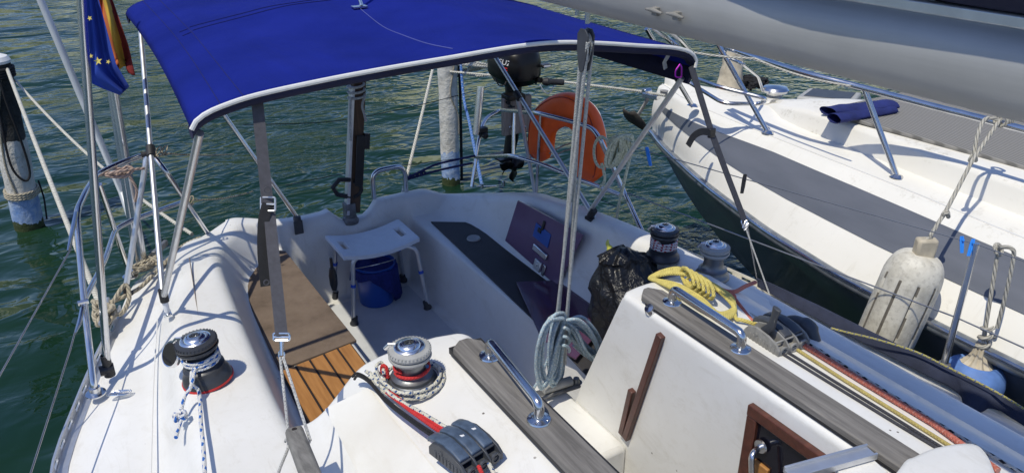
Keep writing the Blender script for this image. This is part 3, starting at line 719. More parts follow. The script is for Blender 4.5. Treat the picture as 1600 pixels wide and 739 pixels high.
# left-hand pushpit
bL = PZ(150, 615, 1.04); tL = PZ(119, 332, 1.60)
rail = bend([bL, bL+V(0, 0, .04), PZ(131, 470, 1.32), tL, PZ(135, 298, 1.62), PZ(152, 272, 1.62), PZ(190, 254, 1.62), PZ(236, 239, 1.62), PZ(262, 272, 1.54), PZ(324, 364, 1.02)], .05, 6)
m = MB(); m.tube(rail, .0125, 14); pl_ = part(m, 'pushpit_rail', 'steel')
m = MB(); m.tube(bend([PZ(131, 470, 1.32), PZ(165, 404, 1.32), PZ(180, 358, 1.34), PZ(206, 344, 1.34), PZ(284, 316, 1.3)], .05, 6), .011, 12); m.build('lower_rail', 'steel', pl_)
m = MB(); m.tube([PZ(155, 288, 1.60), PZ(204, 432, 1.04)], .011, 12); m.build('brace', 'steel', pl_)
base_plate(bL).build('base_plate', 'steel', pl_); base_plate(PZ(204, 432, 1.03)).build('base_plate', 'steel', pl_)
m = MB(); m.box(PZ(250, 388, 1.04), (.02, .14, .03), Matrix.Rotation(-.6, 3, 'Z'))
part(m, 'stern_hinge', 'galvanised', bevel=.003)
m = MB(); pts = []
for k in range(60): a = k*.65; pts.append(PZ(176, 617, 1.05)+V(.022*math.cos(a)+.0007*k, .012*math.sin(a)-.0003*k, .006+.003*math.sin(a*2)))
m.tube(pts, .0022, 6); part(m, 'split_rings', 'chrome')
# right-hand pushpit with its seven bends
zr_ = 1.56; bR = PY(737, 292, 4.14); cR = PZ(975, 300, 1.25)
railR = [bR, PY(748, 218, 4.2), PY(757, 186, 4.25), PY(782, 172, 4.3), PZ(840, 177, zr_), PZ(890, 189, zr_), PZ(925, 200, zr_), PZ(937, 216, zr_-.03), cR, PZ(1012, 380, 1.08)]
m = MB(); m.tube(bend(railR, .06, 6), .0125, 14); pr_ = part(m, 'pushpit_rail', 'steel')
m = MB(); lowR = [PY(743, 246, 4.18), PZ(800, 243, 1.30), PZ(845, 256, 1.30), PZ(905, 280, 1.28), PZ(968, 304, 1.22)]; m.tube(bend(lowR, .06, 6), .011, 12); m.build('lower_rail', 'steel', pr_)
base_plate(PZ(1012, 382, 1.07)).build('base_plate', 'steel', pr_)
m = MB(); m.tube([PZ(845, 178, 1.55), PY(838, 300, 3.55)], .009, 10); m.build('brace', 'steel', pr_)
m = MB(); m.tube([PY(803, 173, 4.28), PY(802, 243, 4.22)], .012, 10); m.build('brace', 'steel', pr_)
# rod holder
m = MB(); a, b = PY(744, 210, 4.2), PY(751, 136, 4.22); m.tube([a, b], .024, 18); rh = part(m, 'rod_holder', 'chrome')
m = MB(); m.box(PY(754, 205, 4.2), (.06, .04, .05)); m.lathe([(0, .02), (.02, .02), (.02, -.02), (0, -.02)], PY(757, 212, 4.17), (0, 1, 0), 14); m.build('clamp', 'black_plastic', rh, bevel=.004)
# tall stainless poles on the left
def vpole(p0, px, py, y): return PY(px, py, y)
b1 = PZ(215, 420, 1.03)
m = MB(); m.tube([b1+V(.03, .0, 0), PY(178, 142, b1.y+.03), PY(158, -40, b1.y+.06)], .019, 16); st = part(m, 'stern_pole', 'steel')
m = MB(); q0, q1 = b1+V(.005, .03, 0), PY(146, -40, b1.y+.05); m.tube([q0, q1], .0165, 16); m.build('inner_pole', 'steel', st)
base_plate(b1+V(.02, .01, 0), .06).build('base_plate', 'galvanised', st)
m = MB(); m.lathe([(.021, 0), (.021, .006)], PZ(205, 345, 1.34)+V(0, 0, 0), (0, 0, 1), 12)
b2 = PZ(172, 586, 1.05); 
m = MB(); m.tube([b2+V(0, 0, .05), PY(150, 330, b2.y-.06), PY(124, -40, b2.y-.12)], .0135, 14); ap = part(m, 'boarding_pole', 'steel')
m = MB(); m.tube([b2+V(-.03, .0, .028), b2+V(.02, 0, .028)], .02, 12); m.lathe([(.02, 0), (.02, .02), (.012, .05), (.017, .05), (.017, .09), (.0135, .09)], b2, (0, 0, 1), 14); m.build('pole_foot', 'black_plastic', ap)
wy = PZ(190, 300, 1.3).y; m = MB(); m.tube([PY(-75, -330, wy), PY(126, 150, wy), PY(190, 300, wy), PZ(226, 408, 1.03)], .016, 14); part(m, 'whip_pole', 'painted_tube')
# lifelines and turnbuckles
def wire(pts, r=.003, name='lifeline', mat='wire', par=None):
    m = MB(); m.tube(pts, r, 6); return part(m, name, mat, par)
w1_ = wire([tL, PZ(110, 390, 1.52), PZ(-15, 612, 1.30)]); m = MB(); m.tube([tL-V(0, 0, .0), PZ(113, 362, 1.56), PZ(106, 392, 1.52)], [.008, .009, .004], 8); m.build('turnbuckle', 'steel', w1_)
w2_ = wire([PZ(130, 472, 1.31), PZ(110, 545, 1.28), PZ(46, 745, 1.2)]); m = MB(); m.tube([PZ(130, 474, 1.31), PZ(124, 505, 1.30), PZ(118, 520, 1.29)], [.008, .008, .003], 8); m.lathe([(.01, -.018), (.01, .018)], PZ(130, 472, 1.32), (1, 0, 0), 10); m.build('turnbuckle', 'steel', w2_)
# right hand stanchion base, cleat
# tapered stanchion at the far rail
sb, stp = PZ(1474, 574, 1.04), PX(1526, 380, PZ(1474, 574, 1.04).x+.0)
m = MB(); m.tube([sb, stp], [.0135, .011], 14); s_ = part(m, 'stanchion', 'steel')
m = MB(); m.lathe([(0, .02), (.022, .02), (.022, .0), (.035, 0), (.035, -.01)], sb, (0, 0, 1), 20)
for k in range(3): m.lathe([(0, .01), (.007, .008), (.008, .0)], sb+V(.027*math.cos(k*2.1), .027*math.sin(k*2.1), .0), (0, 0, 1), 10)
m.build('base_plate', 'galvanised', s_)
LA, LB = PZ(937, 216, zr_-.03), stp+V(0, 0, -.004)
wire([LA, LB, LB+V(.06, -1.5, .02)], .0024)
LC, LD = cR, sb.lerp(stp, .42); wire([LC, LD, LD+V(.06, -1.5, .0)], .0035)
# mooring cleats
def cleat(p, d, s=.09, mat='aluminium'):
    p = Vector(p); d = Vector(d).normalized(); m = MB()
    m.tube([p-d*s+V(0, 0, .045), p-d*s*.5+V(0, 0, .04), p+d*s*.5+V(0, 0, .04), p+d*s+V(0, 0, .045)], [.007, .013, .013, .007], 10)
    for k in (-.35, .35): m.tube([p+d*s*k, p+d*s*k+V(0, 0, .04)], [.02, .012], 10)
    return part(m, 'mooring_cleat', mat)
cleat(PZ(166, 500, 1.05), (.25, 1, 0), .11); cl2 = PZ(230, 418, 1.03)
# bimini foot fittings are made with the bimini; traveller foot for the mainsheet
tr = PZ(872, 612, .865)
m = MB(); dT = (PZ(898, 605, .865)-PZ(845, 622, .865)).normalized()
m.box(tr+V(.0, 0, .012), (.19, .055, .018), basis(dT, (0, 0, 1))); tv = part(m, 'mainsheet_traveller', 'galvanised', bevel=.01)
m = MB(); m.tube([tr-dT*.07+V(0, 0, .035), tr+dT*.06+V(0, 0, .035)], .020, 16); m.build('roller', 'winch_ring', tv)
m = MB(); m.lathe([(0, .02), (.012, .02), (.018, .0), (.025, 0)], tr+dT*.085+V(0, 0, .02), (0, 0, 1), 14); m.tube([tr-dT*.02+V(0, 0, .04), tr-dT*.02+V(0, 0, .13)], .006, 8); m.build('shackle', 'cast_metal', tv)
# deck plate of perforated genoa tracks both sides of right coaming
m = MB(); a, b = PZ(1045, 388, 1.11), PZ(1165, 445, 1.11); dd = (b-a).normalized(); m.box((a+b)/2, ((b-a).length*1.2, .04, .006), basis(dd, (0, 0, 1)))
gt = part(m, 'genoa_track', 'aluminium', bevel=.001)
m = MB(); 
for k in range(12): m.lathe([(0, .0042), (.007, .0042)], a.lerp(b, k/11), (0, 0, 1), 8)
m.build('track_hole', 'black_rubber', gt)
m = MB(); m.tube(cat([PZ(330, 445, 1.10), PZ(345, 452, 1.0)], 3), .008, 6); part(m, 'bench_hinge', 'black_plastic')

def panel(pts, zf, mat='deck_nonskid', name='nonskid_panel'):
    m = MB(); p = [PZ(x, y, 1.42) for x, y in pts]; o = []
    for q_ in p:
        for _ in range(5): z = zf(q_.x); q_ = V(0, 0, CZ)+(q_-V(0, 0, CZ))*((z-CZ)/(q_.z-CZ))
        o.append(q_)
    n = 14; rows = []
    for i in range(n+1):
        a_, b_ = o[0].lerp(o[3], i/n), o[1].lerp(o[2], i/n); rows.append([V(*(a_.lerp(b_, j/n).to_2d()), zf(a_.lerp(b_, j/n).x)+.0035) for j in range(n+1)])
    m.grid(rows); return part(m, name, mat)
zl = lambda x: tab([(.16, 1.09), (.30, 1.19), (.52, 1.315), (.66, 1.385), (.98, 1.45)], x)
panel([(508, 640), (575, 607), (700, 760), (590, 800)], zl)

q = N('sole_paint'); n1 = q.noise(5, 6); n3 = q.noise(260, 2); n2 = q.noise(60, 5, .8)
q.base(q.mix(q.math('MULTIPLY', q.ramp(n2, [(.6, (0, 0, 0)), (.75, (1, 1, 1))]), .4), q.ramp(n1, [(.35, (.52, .535, .55)), (.65, (.62, .63, .64))]), (.3, .28, .25))).set(rough=.65); q.bump(n3, .4, .002)
m = MB(); m.grid([[V(lerp(1.01, 1.63, i/6), y, .4545) for i in range(7)] for y in [2.2+.175*k for k in range(11)]]); part(m, 'cockpit_sole', 'sole_paint')

# ================================================================ BIMINI
bim = thing('bimini_awning', 'bright blue canvas bimini with white piping stretched over the cockpit', 'awning', (1.25, 3.2, 1.1))
YF = 2.30
fr = [PY(x, y, YF) for x, y in ((299, 203), (303, 193), (318, 180), (345, 167), (400, 149), (500, 127), (600, 108), (700, 91), (800, 74), (870, 67), (935, 68), (1000, 72), (1050, 75), (1077, 82), (1087, 94), (1085, 106))]
NU, NV = 72, 40
def resamp(P, n):
    L = [0]
    for a, b in zip(P, P[1:]): L.append(L[-1]+(b-a).length)
    out = []
    j = 0
    for i in range(n+1):
        s = L[-1]*i/n
        while j < len(P)-2 and L[j+1] < s: j += 1
        out.append(P[j].lerp(P[j+1], (s-L[j])/max(1e-9, L[j+1]-L[j])))
    return out
front = resamp(cat(fr, 6), NU)
rear = [V(lerp(p.x, 1.25, -.0)+.08*(1-i/NU)-.02*(i/NU), 4.28, p.z+.02) for i, p in enumerate(front)]
rows = []
for k in range(NV+1):
    t = k/NV; row = []
    for i in range(NU+1):
        a, b = front[i], rear[i]; s = i/NU; inner = math.sin(math.pi*min(1, max(0, (s-.04)/.92)))
        p = a.lerp(b, t); mid = abs((t*2) % 1-.5)*2
        p.z += -.022*(1-mid**2)*inner + .05*math.sin(math.pi*t)*inner
        p.z += (.009*noise.noise(V(p.x*4+t*2, p.y*1.6, 1))+.005*noise.noise(V((p.x+p.y)*7, (p.x-p.y)*2, 4))+.004*math.sin(14*s+5*t)*(1-t))*inner
        if s < .09:  # scalloped side
            p.x += .02*math.sin(math.pi*t)
        row.append(p)
    rows.append(row)
m = MB(); m.grid(rows); cano = m.build('canopy', 'canvas_blue', bim, smooth=60, solid=.004)
def onc(s, t, off=.0035):
    i = s*NU; k = t*NV; i0, k0 = min(int(i), NU-1), min(int(k), NV-1)
    a = rows[k0][i0].lerp(rows[k0][i0+1], i-i0); b = rows[k0+1][i0].lerp(rows[k0+1][i0+1], i-i0); return a.lerp(b, k-k0)+V(0, 0, off)
m = MB(); m.tube([p+V(0, -.004, .001) for p in front], .0075, 8, flat=.8); m.build('piping', 'piping_white', cano)
# front hem folded under round the bow tube
hem = [[p+V(0, -.002, -.004), p+V(0, -.005, -.014), p+V(0, .002, -.028), p+V(0, .02, -.034), p+V(0, .045, -.028), p+V(0, .06, -.008)] for p in front]
m = MB(); m.grid(hem); m.build('hem_sleeve', 'canvas_navy', cano, smooth=60)  # blue canvas drawn navy: the underside's shade is put into the colour
m = MB(); m.grid([[p+V(0, .003, -.004), p+V(0, .002, -.03), p+V(0, -.05, -.04), p+V(0, -.07, -.01)] for p in rear]); m.build('hem_sleeve', 'canvas_navy', cano, smooth=60)
fl = [rows[k][-1] for k in range(NV+1)]
m = MB(); m.grid([fl, [p+V(-.004, 0, -.03) for p in fl], [p+V(-.022, 0, -.065-.012*math.sin(k/NV*math.pi)) for k, p in enumerate(fl)]]); m.build('side_flap', 'canvas_navy', cano, smooth=60, solid=.003)
def seam(pts):
    m = MB(); m.tube(pts, .0016, 5, flat=.6); m.build('seam', 'canvas_seam', cano)
seam([onc(s/60, .5) for s in range(4, 57)]); seam([onc(s/60, .54) for s in range(4, 57)]); seam([onc(.055, t/30) for t in range(0, 31)]); seam([onc(.945, t/30) for t in range(0, 31)])
seam([onc(.09, t/30) for t in range(0, 31)])
m = MB(); 
def pxof(p): p = p-V(0, 0, CZ); return 800+FPX*p.dot(rt)/p.dot(fw), 369.5-FPX*p.dot(up)/p.dot(fw)
p = min((onc(s/100, t/100) for s in range(20, 60) for t in range(10, 90)), key=lambda q_: (pxof(q_)[0]-562)**2+(pxof(q_)[1]-14)**2)
m.box(p+V(0, 0, .006), (.06, .035, .006)); pf_ = p
def oncpx(x, y): return min((onc(s/100, t/100) for s in range(20, 90) for t in range(2, 90, 2)), key=lambda q_: (pxof(q_)[0]-x)**2+(pxof(q_)[1]-y)**2)
m9 = MB(); m9.tube(cat([pf_+V(0, 0, .001), oncpx(598, 40), oncpx(632, 57), oncpx(668, 69), oncpx(705, 77)], 5), .0018, 5, flat=.6); m9.build('chafe_line', 'seam_light', cano); m.tube([p+V(.01, 0, .01), p+V(-.005, .03, .10), p+V(-.02, .06, .3)], .008, 10); m.build('support_fitting', 'steel', cano)
# frame tubes
def leg(pts, r, name, mat='aluminium', foot=None):
    m = MB(); m.tube(pts, r, 14); return m.build(name, mat, bim)
ftL = PZ(261, 486, 1.17); cLF = fr[1]+V(.02, .03, -.03); cRF = fr[-1]+V(-.02, .03, -.01)
cLR = rear[2]+V(.02, -.04, -.03); cRR = rear[-3]+V(-.03, -.04, -.03)
l1 = leg([ftL+V(0, 0, .07), PY(312, 208, YF+.03)], .0125, 'front_leg'); l2 = leg([ftL+V(.0, .01, .09), cLR], .0115, 'rear_leg', 'aluminium')
m = MB(); m.tube([ftL+V(0, 0, .045), ftL+V(0, 0, .10)], .017, 14); m.build('clamp', 'black_rubber', l1); m = MB(); m.tube([ftL+V(0, 0, .0), ftL+V(0, 0, .045)], .0115, 14); m.build('tube_end', 'white_plastic', l1)
m = MB(); m.box(ftL-V(0, 0, .012), (.03, .05, .012)); m.lathe([(0, .01), (.01, .008), (.012, 0)], ftL+V(.0, -.025, -.005), (0, 0, 1), 12); m.build('deck_hinge', 'chrome', l1, bevel=.002)
j = (ftL+V(.0, .01, .09)).lerp(cLR, .455); d = (cLR-ftL).normalized()
m = MB(); m.tube([j-d*.025, j+d*.025], .019, 14); m.lathe([(.012, -.02), (.012, .02)], j+V(-.02, 0, -.01), (1, 0, 0), 10); m.build('joint', 'black_rubber', l2)
sbL = PZ(200, 460, 1.06); l3 = leg([sbL+V(0, 0, .04), j+V(-.02, 0, -.02)], .0125, 'strut')
m = MB(); m.tube([sbL+V(0, 0, .0), sbL+V(0, 0, .05)], .016, 12); m.lathe([(0, .012), (.022, .01), (.024, 0)], sbL, (0, 0, 1), 14); m.build('deck_hinge', 'black_rubber', l3)
ftR = PZ(922, 338, 1.25)
l4 = leg([ftR+V(0, 0, .03), PY(1066, 122, YF+.03)], .0115, 'front_leg'); l5 = leg([ftR+V(.02, -.01, -.01), cRR], .0115, 'rear_leg')
m = MB(); d = (PY(1066, 122, YF+.03)-ftR).normalized(); m.tube([ftR, ftR+d*.05], .018, 14); m.box(ftR-V(0, 0, .012), (.03, .05, .016)); m.build('deck_hinge', 'black_rubber', l4, bevel=.003)
j = ftR.lerp(cRR, .50); l6 = leg([j, PY(836, 302, 3.62)], .011, 'strut'); d = (cRR-ftR).normalized(); m = MB(); m.tube([j-d*.03, j+d*.02], .018, 12); m.build('joint', 'black_rubber', l6)
btr = PY(463, 338, 4.06); l7 = leg([btr, cLR+V(.05, 0, .0)], .0125, 'aft_brace', 'steel')
m = MB(); m.box(btr+V(0, -.02, -.06), (.05, .012, .08)); m.lathe([(0, .016), (.02, .015), (.022, -.01), (.0, -.01)], btr-V(0, .01, .01), (0, 0, 1), 12); m.build('bulkhead_bracket', 'dark_grey_plastic', l7, bevel=.003)
# webbing straps
def ribbon(pts, wd, th, nrm):
    m = MB(); pts = [Vector(p) for p in pts]; N_ = len(pts); A = []; 
    for i in range(N_):
        t = (pts[min(i+1, N_-1)]-pts[max(i-1, 0)]).normalized(); s_ = t.cross(nrm[i] if isinstance(nrm, list) else nrm).normalized(); n_ = s_.cross(t)
        A.append([pts[i]-s_*wd/2+n_*th/2, pts[i]+s_*wd/2+n_*th/2, pts[i]+s_*wd/2-n_*th/2, pts[i]-s_*wd/2-n_*th/2])
    m.grid(A, True); m.add(A[0], [[0, 1, 2, 3]]); m.add(A[-1], [[0, 1, 2, 3]]); return m
toC = V(0, -1, .3)
sT = PY(402, 160, 2.33); sE = PY(440, 524, 1.93); mid = sT.lerp(sE, .30)
bk = PY(418, 318, lerp(2.33, 1.93, .33))
st1 = ribbon([sT, bk], .034, .003, toC).build('webbing_strap', 'webbing', bim)
lp = cat([bk+V(0, -.004, 0), PY(412, 345, 2.17), PY(411, 395, 2.13), PY(416, 447, 2.10)], 6)
ribbon(lp, .032, .003, toC).build('strap_tail', 'webbing_black', st1)
st2 = ribbon([bk+V(.004, .006, -.01), PY(427, 395, 2.10), sE], .034, .003, toC).build('webbing_strap', 'webbing', bim)
def buckle(c, wd, ht, mat, par, name='buckle'):
    m = MB(); xa = rt; za = up
    c = Vector(c); q = [c+xa*(-wd/2)+za*ht/2, c+xa*wd/2+za*ht/2, c+xa*wd/2-za*ht/2, c-xa*wd/2-za*ht/2]
    m.tube(bend(q+[q[0]], .006, 3), .003, 8); m.tube([(q[0]+q[3])/2, (q[1]+q[2])/2], .003, 8); return m.build(name, mat, par)
buckle(bk+V(0, -.006, 0), .042, .04, 'aluminium', st1); 
m = MB(); c = PY(417, 296, 2.2); m.lathe([(.011, 0), (.011, .003), (.007, .003), (.007, 0)], c+V(0, -.006, 0), (0, -1, .2), 16); c = PY(416, 441, 2.09); m2 = MB(); m.build('press_stud', 'webbing', st1)
m2.lathe([(.009, 0), (.009, .003), (.006, .003), (.006, 0)], c, (0, -1, .2), 16); m2.build('press_stud', 'webbing', st1)
buckle(sE-up*.004, .045, .02, 'chrome', st2, 'end_ring')
m = MB(); m.tube([sE-up*.015, sE-up*.055], [.007, .005], 8); m.tube([sE-up*.055+rt*.008*math.cos(a)+up*.014*math.sin(a) for a in [k*.52 for k in range(13)]], .0025, 6); m.build('snap_hook', 'chrome', st2)
# right-hand strap with hanging tail and two cords
rT = PY(1080, 104, YF); rM = PY(1112, 208, 2.24); rB = PY(1164, 346, 2.19); rD = PZ(1203, 462, 1.04)
st3 = ribbon([rT, rM, PY(1135, 270, 2.215), rB], .030, .003, toC).build('webbing_strap', 'webbing', bim)
ribbon(cat([rM, PY(1097, 206, 2.22), PY(1084, 213, 2.21), PY(1075, 228, 2.20)], 5), .028, .003, toC).build('strap_tail', 'webbing_black', st3)
m = MB(); m.box(rM, (.035, .014, .04)); m.build('buckle', 'black_plastic', st3, bevel=.004)
m = MB()
for k in range(3): m.tube([rB+rt*(.010*math.cos(a+k)+.006*(k-1))-up*(.012*k+.016*math.sin(a)) for a in [i*.52 for i in range(13)]], .003, 6)
m.build('shackle', 'chrome', st3)
m = MB(); m.tube([rB-up*.02, rD], .0035, 8); m.build('cord', 'rope_cord', st3); m = MB(); m.tube([rB-up*.02+rt*.01, rD+V(.05, .12, 0)], .003, 8); m.build('cord', 'wire', st3)
m = MB(); cc = PY(1060, 113, 2.27); m.tube(bend([cc+rt*.006+up*.030, cc-rt*.012+up*.005, cc-rt*.012-up*.02, cc+rt*.012-up*.022, cc+rt*.012+up*.02, cc+rt*.006+up*.030], .008, 3), .0032, 8)
tag(m.build('carabiner', 'carabiner'), 'small purple carabiner clipped at the right front corner of the blue bimini', 'carabiner')
ribbon([PY(1046, 84, 2.4), PY(1038, 98, 2.42), PY(1040, 108, 2.42)], .02, .003, toC).build('velcro_tab', 'piping_white', cano)

# cord from the strap down to a weathered wooden block on the cabin side
wbk = PZ(462, 690, 1.36); wend = PZ(500, 790, 1.45)
m = MB(); d = (wend-wbk).normalized(); m.box((wbk+wend)/2+V(0, 0, .03), ((wend-wbk).length*1.0, .048, .045), basis(d, (0, 0, 1))); wb = m.build('wooden_block', 'weathered_block', bevel=.010)
tag(wb, 'weathered grey wooden fairlead block at the bottom edge on the cabin side', 'wooden block')
m = MB(); m.lathe([(.0, .001), (.007, .001), (.0075, 0)], wbk+d*.02+V(0, 0, .0535), (0, 0, 1), 14); m.build('rope_hole', 'caulk', wb)
e = sE-up*.06
m = MB(); top_ = wbk+d*.02+V(0, 0, .05)
m.tube([top_+rt*.0, wbk-rt*.016+V(0, 0, .03), e-rt*.004, e+rt*.004, wbk+d*.05+rt*.035+V(0, 0, .03), wbk+d*.05+rt*.02-V(0, 0, .0)], .0042, 8)
kn = wbk-rt*.018+V(0, 0, .012)
m.tube([kn+rt*.009*math.cos(a)+up*.008*math.sin(a*1.5)-fw*.006*math.sin(a) for a in [k*.45 for k in range(20)]], .0042, 8)
m.tube(cat([kn, kn-up*.03-rt*.003, PZ(436, 735, 1.37), PZ(432, 760, 1.38)], 4), .0042, 8)
tag(m.build('cord', 'rope_cord'), 'thin grey cord doubled from the strap hook down to the wooden block', 'cord')

# ================================================================ BOOM AND MAINSHEET
bo = thing('boom', 'silver aluminium boom with furled sail passing overhead at upper right', 'boom', (1.38, .6, 2.46))
XB = 1.375
m = MB(); rws = []
for y in [2.26, 2.2, 2.0, 1.5, 1, .5, 0, -.6]:
    rws.append([V(XB+.052*math.cos(a)*(1 if abs(math.sin(a)) < .7 else .97), y, 2.487+.078*math.sin(a)) for a in [2*math.pi*k/32 for k in range(32)]])
m.grid(rws, True); m.add(rws[0], [list(range(32))]); m.build('spar', 'boom_alloy', bo, smooth=60)
m = MB(); m.box((XB, .8, 2.567), (.05, 2.9, .022)); m.build('luff_track', 'aluminium', bo, bevel=.004)
m = MB(); m.tube([V(XB, 2.255, 2.487), V(XB, 2.285, 2.487)], [.055, .045], 20); m.build('end_cap', 'dark_grey_plastic', bo)
rws = []
for i in range(40):
    y = 2.05-i*.068; t = i/39; h = lerp(.12, 1.0, min(1, t*1.7)**.8); wdt = lerp(.10, .20, min(1, t*1.6))
    rws.append([V(XB+wdt*math.cos(a)*(1+.12*noise.noise(V(y*3, a*2, 1))), y, 2.582+h/2+h/2*math.copysign(abs(math.sin(a))**.6, math.sin(a))*(1+.06*noise.noise(V(y*2.4, a*2, 5)))) for a in [2*math.pi*k/28-math.pi/2 for k in range(28)]])
m = MB(); m.grid(rws, True); m.add(rws[0], [list(range(28))]); m.build('sail_cover', 'canvas_navy', bo, smooth=80)
for px, py in ((1027, 18), (1060, 25)):
    c = PX(px, py, XB-.052); m = MB(); m.box(c+V(-.005, 0, 0), (.012, .018, .02)); m.tube([c+V(-.012, -.03, .0), c+V(-.014, 0, .004), c+V(-.012, .03, .002)], [.003, .006, .003], 8); m.build('boom_cleat', 'worn_grey_plastic', bo, bevel=.002)
m = MB(); hk = V(XB, PX(918, 30, XB).y, 2.412); m.tube([hk+V(0, 0, .01), hk-V(0, 0, .035)], .008, 8); m.tube([hk+V(0, .05, .01), hk+V(0, .05, -.02)], .006, 8); m.build('sheet_bail', 'steel', bo)
# block
bt = PX(916, 52, XB+.01); bb = PX(913, 104, XB+.01); bc = (bt+bb)/2; dn = (bb-bt).normalized()
blk = thing('sheet_block', 'grey fiddle block hanging under the aft end of the boom', 'pulley block', bt)
m = MB(); 
for o in (-.011, .011):
    poly = [bc+dn*a+V(0, 1, 0)*b+V(o, 0, 0) for a, b in ((-.062, -.012), (-.045, -.026), (.0, -.024), (.03, -.018), (.06, -.010), (.066, 0), (.06, .010), (.03, .018), (0, .024), (-.045, .026), (-.062, .012))]
    n_ = len(poly); vs = [p+V(-.0025, 0, 0) for p in poly]+[p+V(.0025, 0, 0) for p in poly]
    m.add(vs, [list(range(n_)), list(range(2*n_-1, n_-1, -1))]+[[i, (i+1) % n_, n_+(i+1) % n_, n_+i] for i in range(n_)])
m.tube([bt-dn*.012, bt+dn*.01], .006, 8); m.build('cheek_plates', 'dark_grey_plastic', blk, bevel=.001)
for a, r_ in ((-.028, .022), (.025, .015)):
    m = MB(); m.lathe([(0, -.007), (r_, -.007), (r_*.8, 0), (r_, .007), (0, .007)], bc+dn*a, (1, 0, 0), 24); m.build('sheave', 'winch_ring', blk)
# the four falls of the mainsheet
tr2 = PZ(872, 612, .865)+V(0, 0, .13)
msh = MB()
s0 = bc-dn*.028
for dx, dy, ex, ey in ((-.010, -.024, -.03, .0), (-.002, .016, -.012, .01), (.010, -.020, .012, .0), (.008, .026, .03, .01)):
    msh.tube([s0+V(dx, dy, 0), tr2+rt*ex+V(0, ey, .0)], .0058, 10)
tag(msh.build('mainsheet', 'rope_grey_white'), 'four parallel grey-white mainsheet falls running from boom block to bridge deck', 'mainsheet')
random.seed(3)
yc = tr2.y
def pc(x, y, o=0): return PY(x, y, yc-.03+o)
m = MB(); path = []
for k in range(15):
    j1, j2, o = random.uniform(-9, 9), random.uniform(-9, 9), -.05+.007*k
    path += [pc(882+j1*.4, 497+j2*.5, o), pc(860+j1+k*.8, 502+j2, o-.02), pc(846+j1+k*1.5, 535+j2, o-.02), pc(842+j1+k*1.8, 575+j2, o), pc(850+j1+k*1.2, 603+j2*1.2-k, o), pc(862+j1+k*.8, 585+j2, o+.015), pc(872+j1*.5+k*.6, 540, o+.01)]
m.tube(cat(path, 4), .0064, 9)
path = []
for k in range(9):
    j1, j2, o = random.uniform(-6, 6), random.uniform(-7, 7), -.04+.011*k
    path += [pc(884, 500+k*2, o), pc(903+j1, 494+j2+k*2, o-.02), pc(922+j1+k, 515+j2+k*2, o-.02), pc(936+j1, 545+j2, o), pc(932+j1, 558+j2, o+.01), pc(915+j1, 545+j2+k, o+.01), pc(898+j1, 515+k*3, o)]
m.tube(cat(path, 4), .0064, 9)
path = [pc(884+6*math.cos(a), 505+a*2.2+3*math.sin(a), -.03+.03*math.sin(a)) for a in [i*.5 for i in range(40)]]
m.tube(path, .0062, 9); m.tube(cat([pc(856, 560), pc(846, 585), pc(835, 605), pc(826, 622, .05)], 4), .005, 8)
tag(m.build('rope_coil', 'rope_pale_blue'), 'thick hank of pale blue rope tied round the mainsheet', 'rope')

# ================================================================ ROPES ON OUR BOAT
def ropeobj(paths, r, mat, label, name='rope', seg=9, group=None):
    m = MB()
    for p in paths: m.tube(p, r, seg)
    return tag(m.build(name, mat), label, 'rope', group)
def helix(c, ax, r, turns, pitch, a0=0, n=20, r2=None):
    ax = Vector(ax).normalized(); n1 = V(1, 0, 0); n1 = (n1-ax*n1.dot(ax)).normalized(); n2 = ax.cross(n1); out = []
    for i in range(int(turns*n)+1):
        a = a0+2*math.pi*i/n; rr = r if r2 is None else lerp(r, r2, i/(turns*n)); out.append(Vector(c)+(n1*math.cos(a)+n2*math.sin(a))*rr+ax*(pitch*i/n))
    return out
# winch A
pA = PZ(325, 590, 1.19); axA = V(-.10, .02, 1).normalized()
h = helix(pA+axA*.074, axA, .058, 2.6, .0125, 3.9)
tail = cat([h[0], PZ(300, 600, 1.24), PZ(311, 612, 1.21), PZ(314, 660, 1.225), PZ(318, 700, 1.235), PZ(321, 760, 1.25)], 6)
tail2 = cat([h[-1], PZ(300, 598, 1.26), PZ(289, 618, 1.235), PZ(283, 640, 1.21)], 6)
kc = PZ(282, 652, 1.20)
knot = [kc+V(.017*math.cos(a), .013*math.sin(a*1.5), .006+.008*math.sin(a*2)) for a in [k*.4 for k in range(34)]]
end = cat([PZ(283, 655, 1.20), PZ(279, 668, 1.19), PZ(275, 683, 1.19)], 5)
ropeobj([tail[::-1]+h+tail2, knot, end], .0062, 'rope_white_blue', 'white rope with blue flecks wound on the dark left winch, knotted tail', 'winch_rope')
# winch B
pB = PZ(645, 597, 1.405); axB = V(-.03, 0, 1)
h = helix(pB+V(0, 0, .010), axB, .083, 1.6, .010, 2.4); h2 = helix(pB+V(0, 0, .012), axB, .097, .75, .003, 2.9, r2=.092)
ropeobj([cat([PZ(698, 668, 1.46), PZ(660, 645, 1.445), PZ(622, 624, 1.43), PZ(597, 605, 1.42), PZ(577, 588, 1.42)], 6)+cat([PZ(577, 588, 1.42), PZ(590, 582, 1.43), h[0]], 4)+h, cat([PZ(578, 582, 1.42), PZ(590, 600, 1.425), h2[0]], 5)+h2+cat([h2[-1], PZ(668, 572, 1.47)], 3),
  cat([PZ(572, 580, 1.41), PZ(592, 592, 1.43), PZ(620, 612, 1.435), PZ(645, 614, 1.44)], 5), cat([PZ(592, 590, 1.43), PZ(588, 572, 1.46), PZ(597, 567, 1.46), PZ(600, 585, 1.44)], 5)], .0055, 'rope_cream_blue', 'cream rope with navy flecks looped round base of central grey winch', 'winch_rope')
h = helix(pB+V(0, 0, .048), axB, .050, 1.1, .012, 3.0)
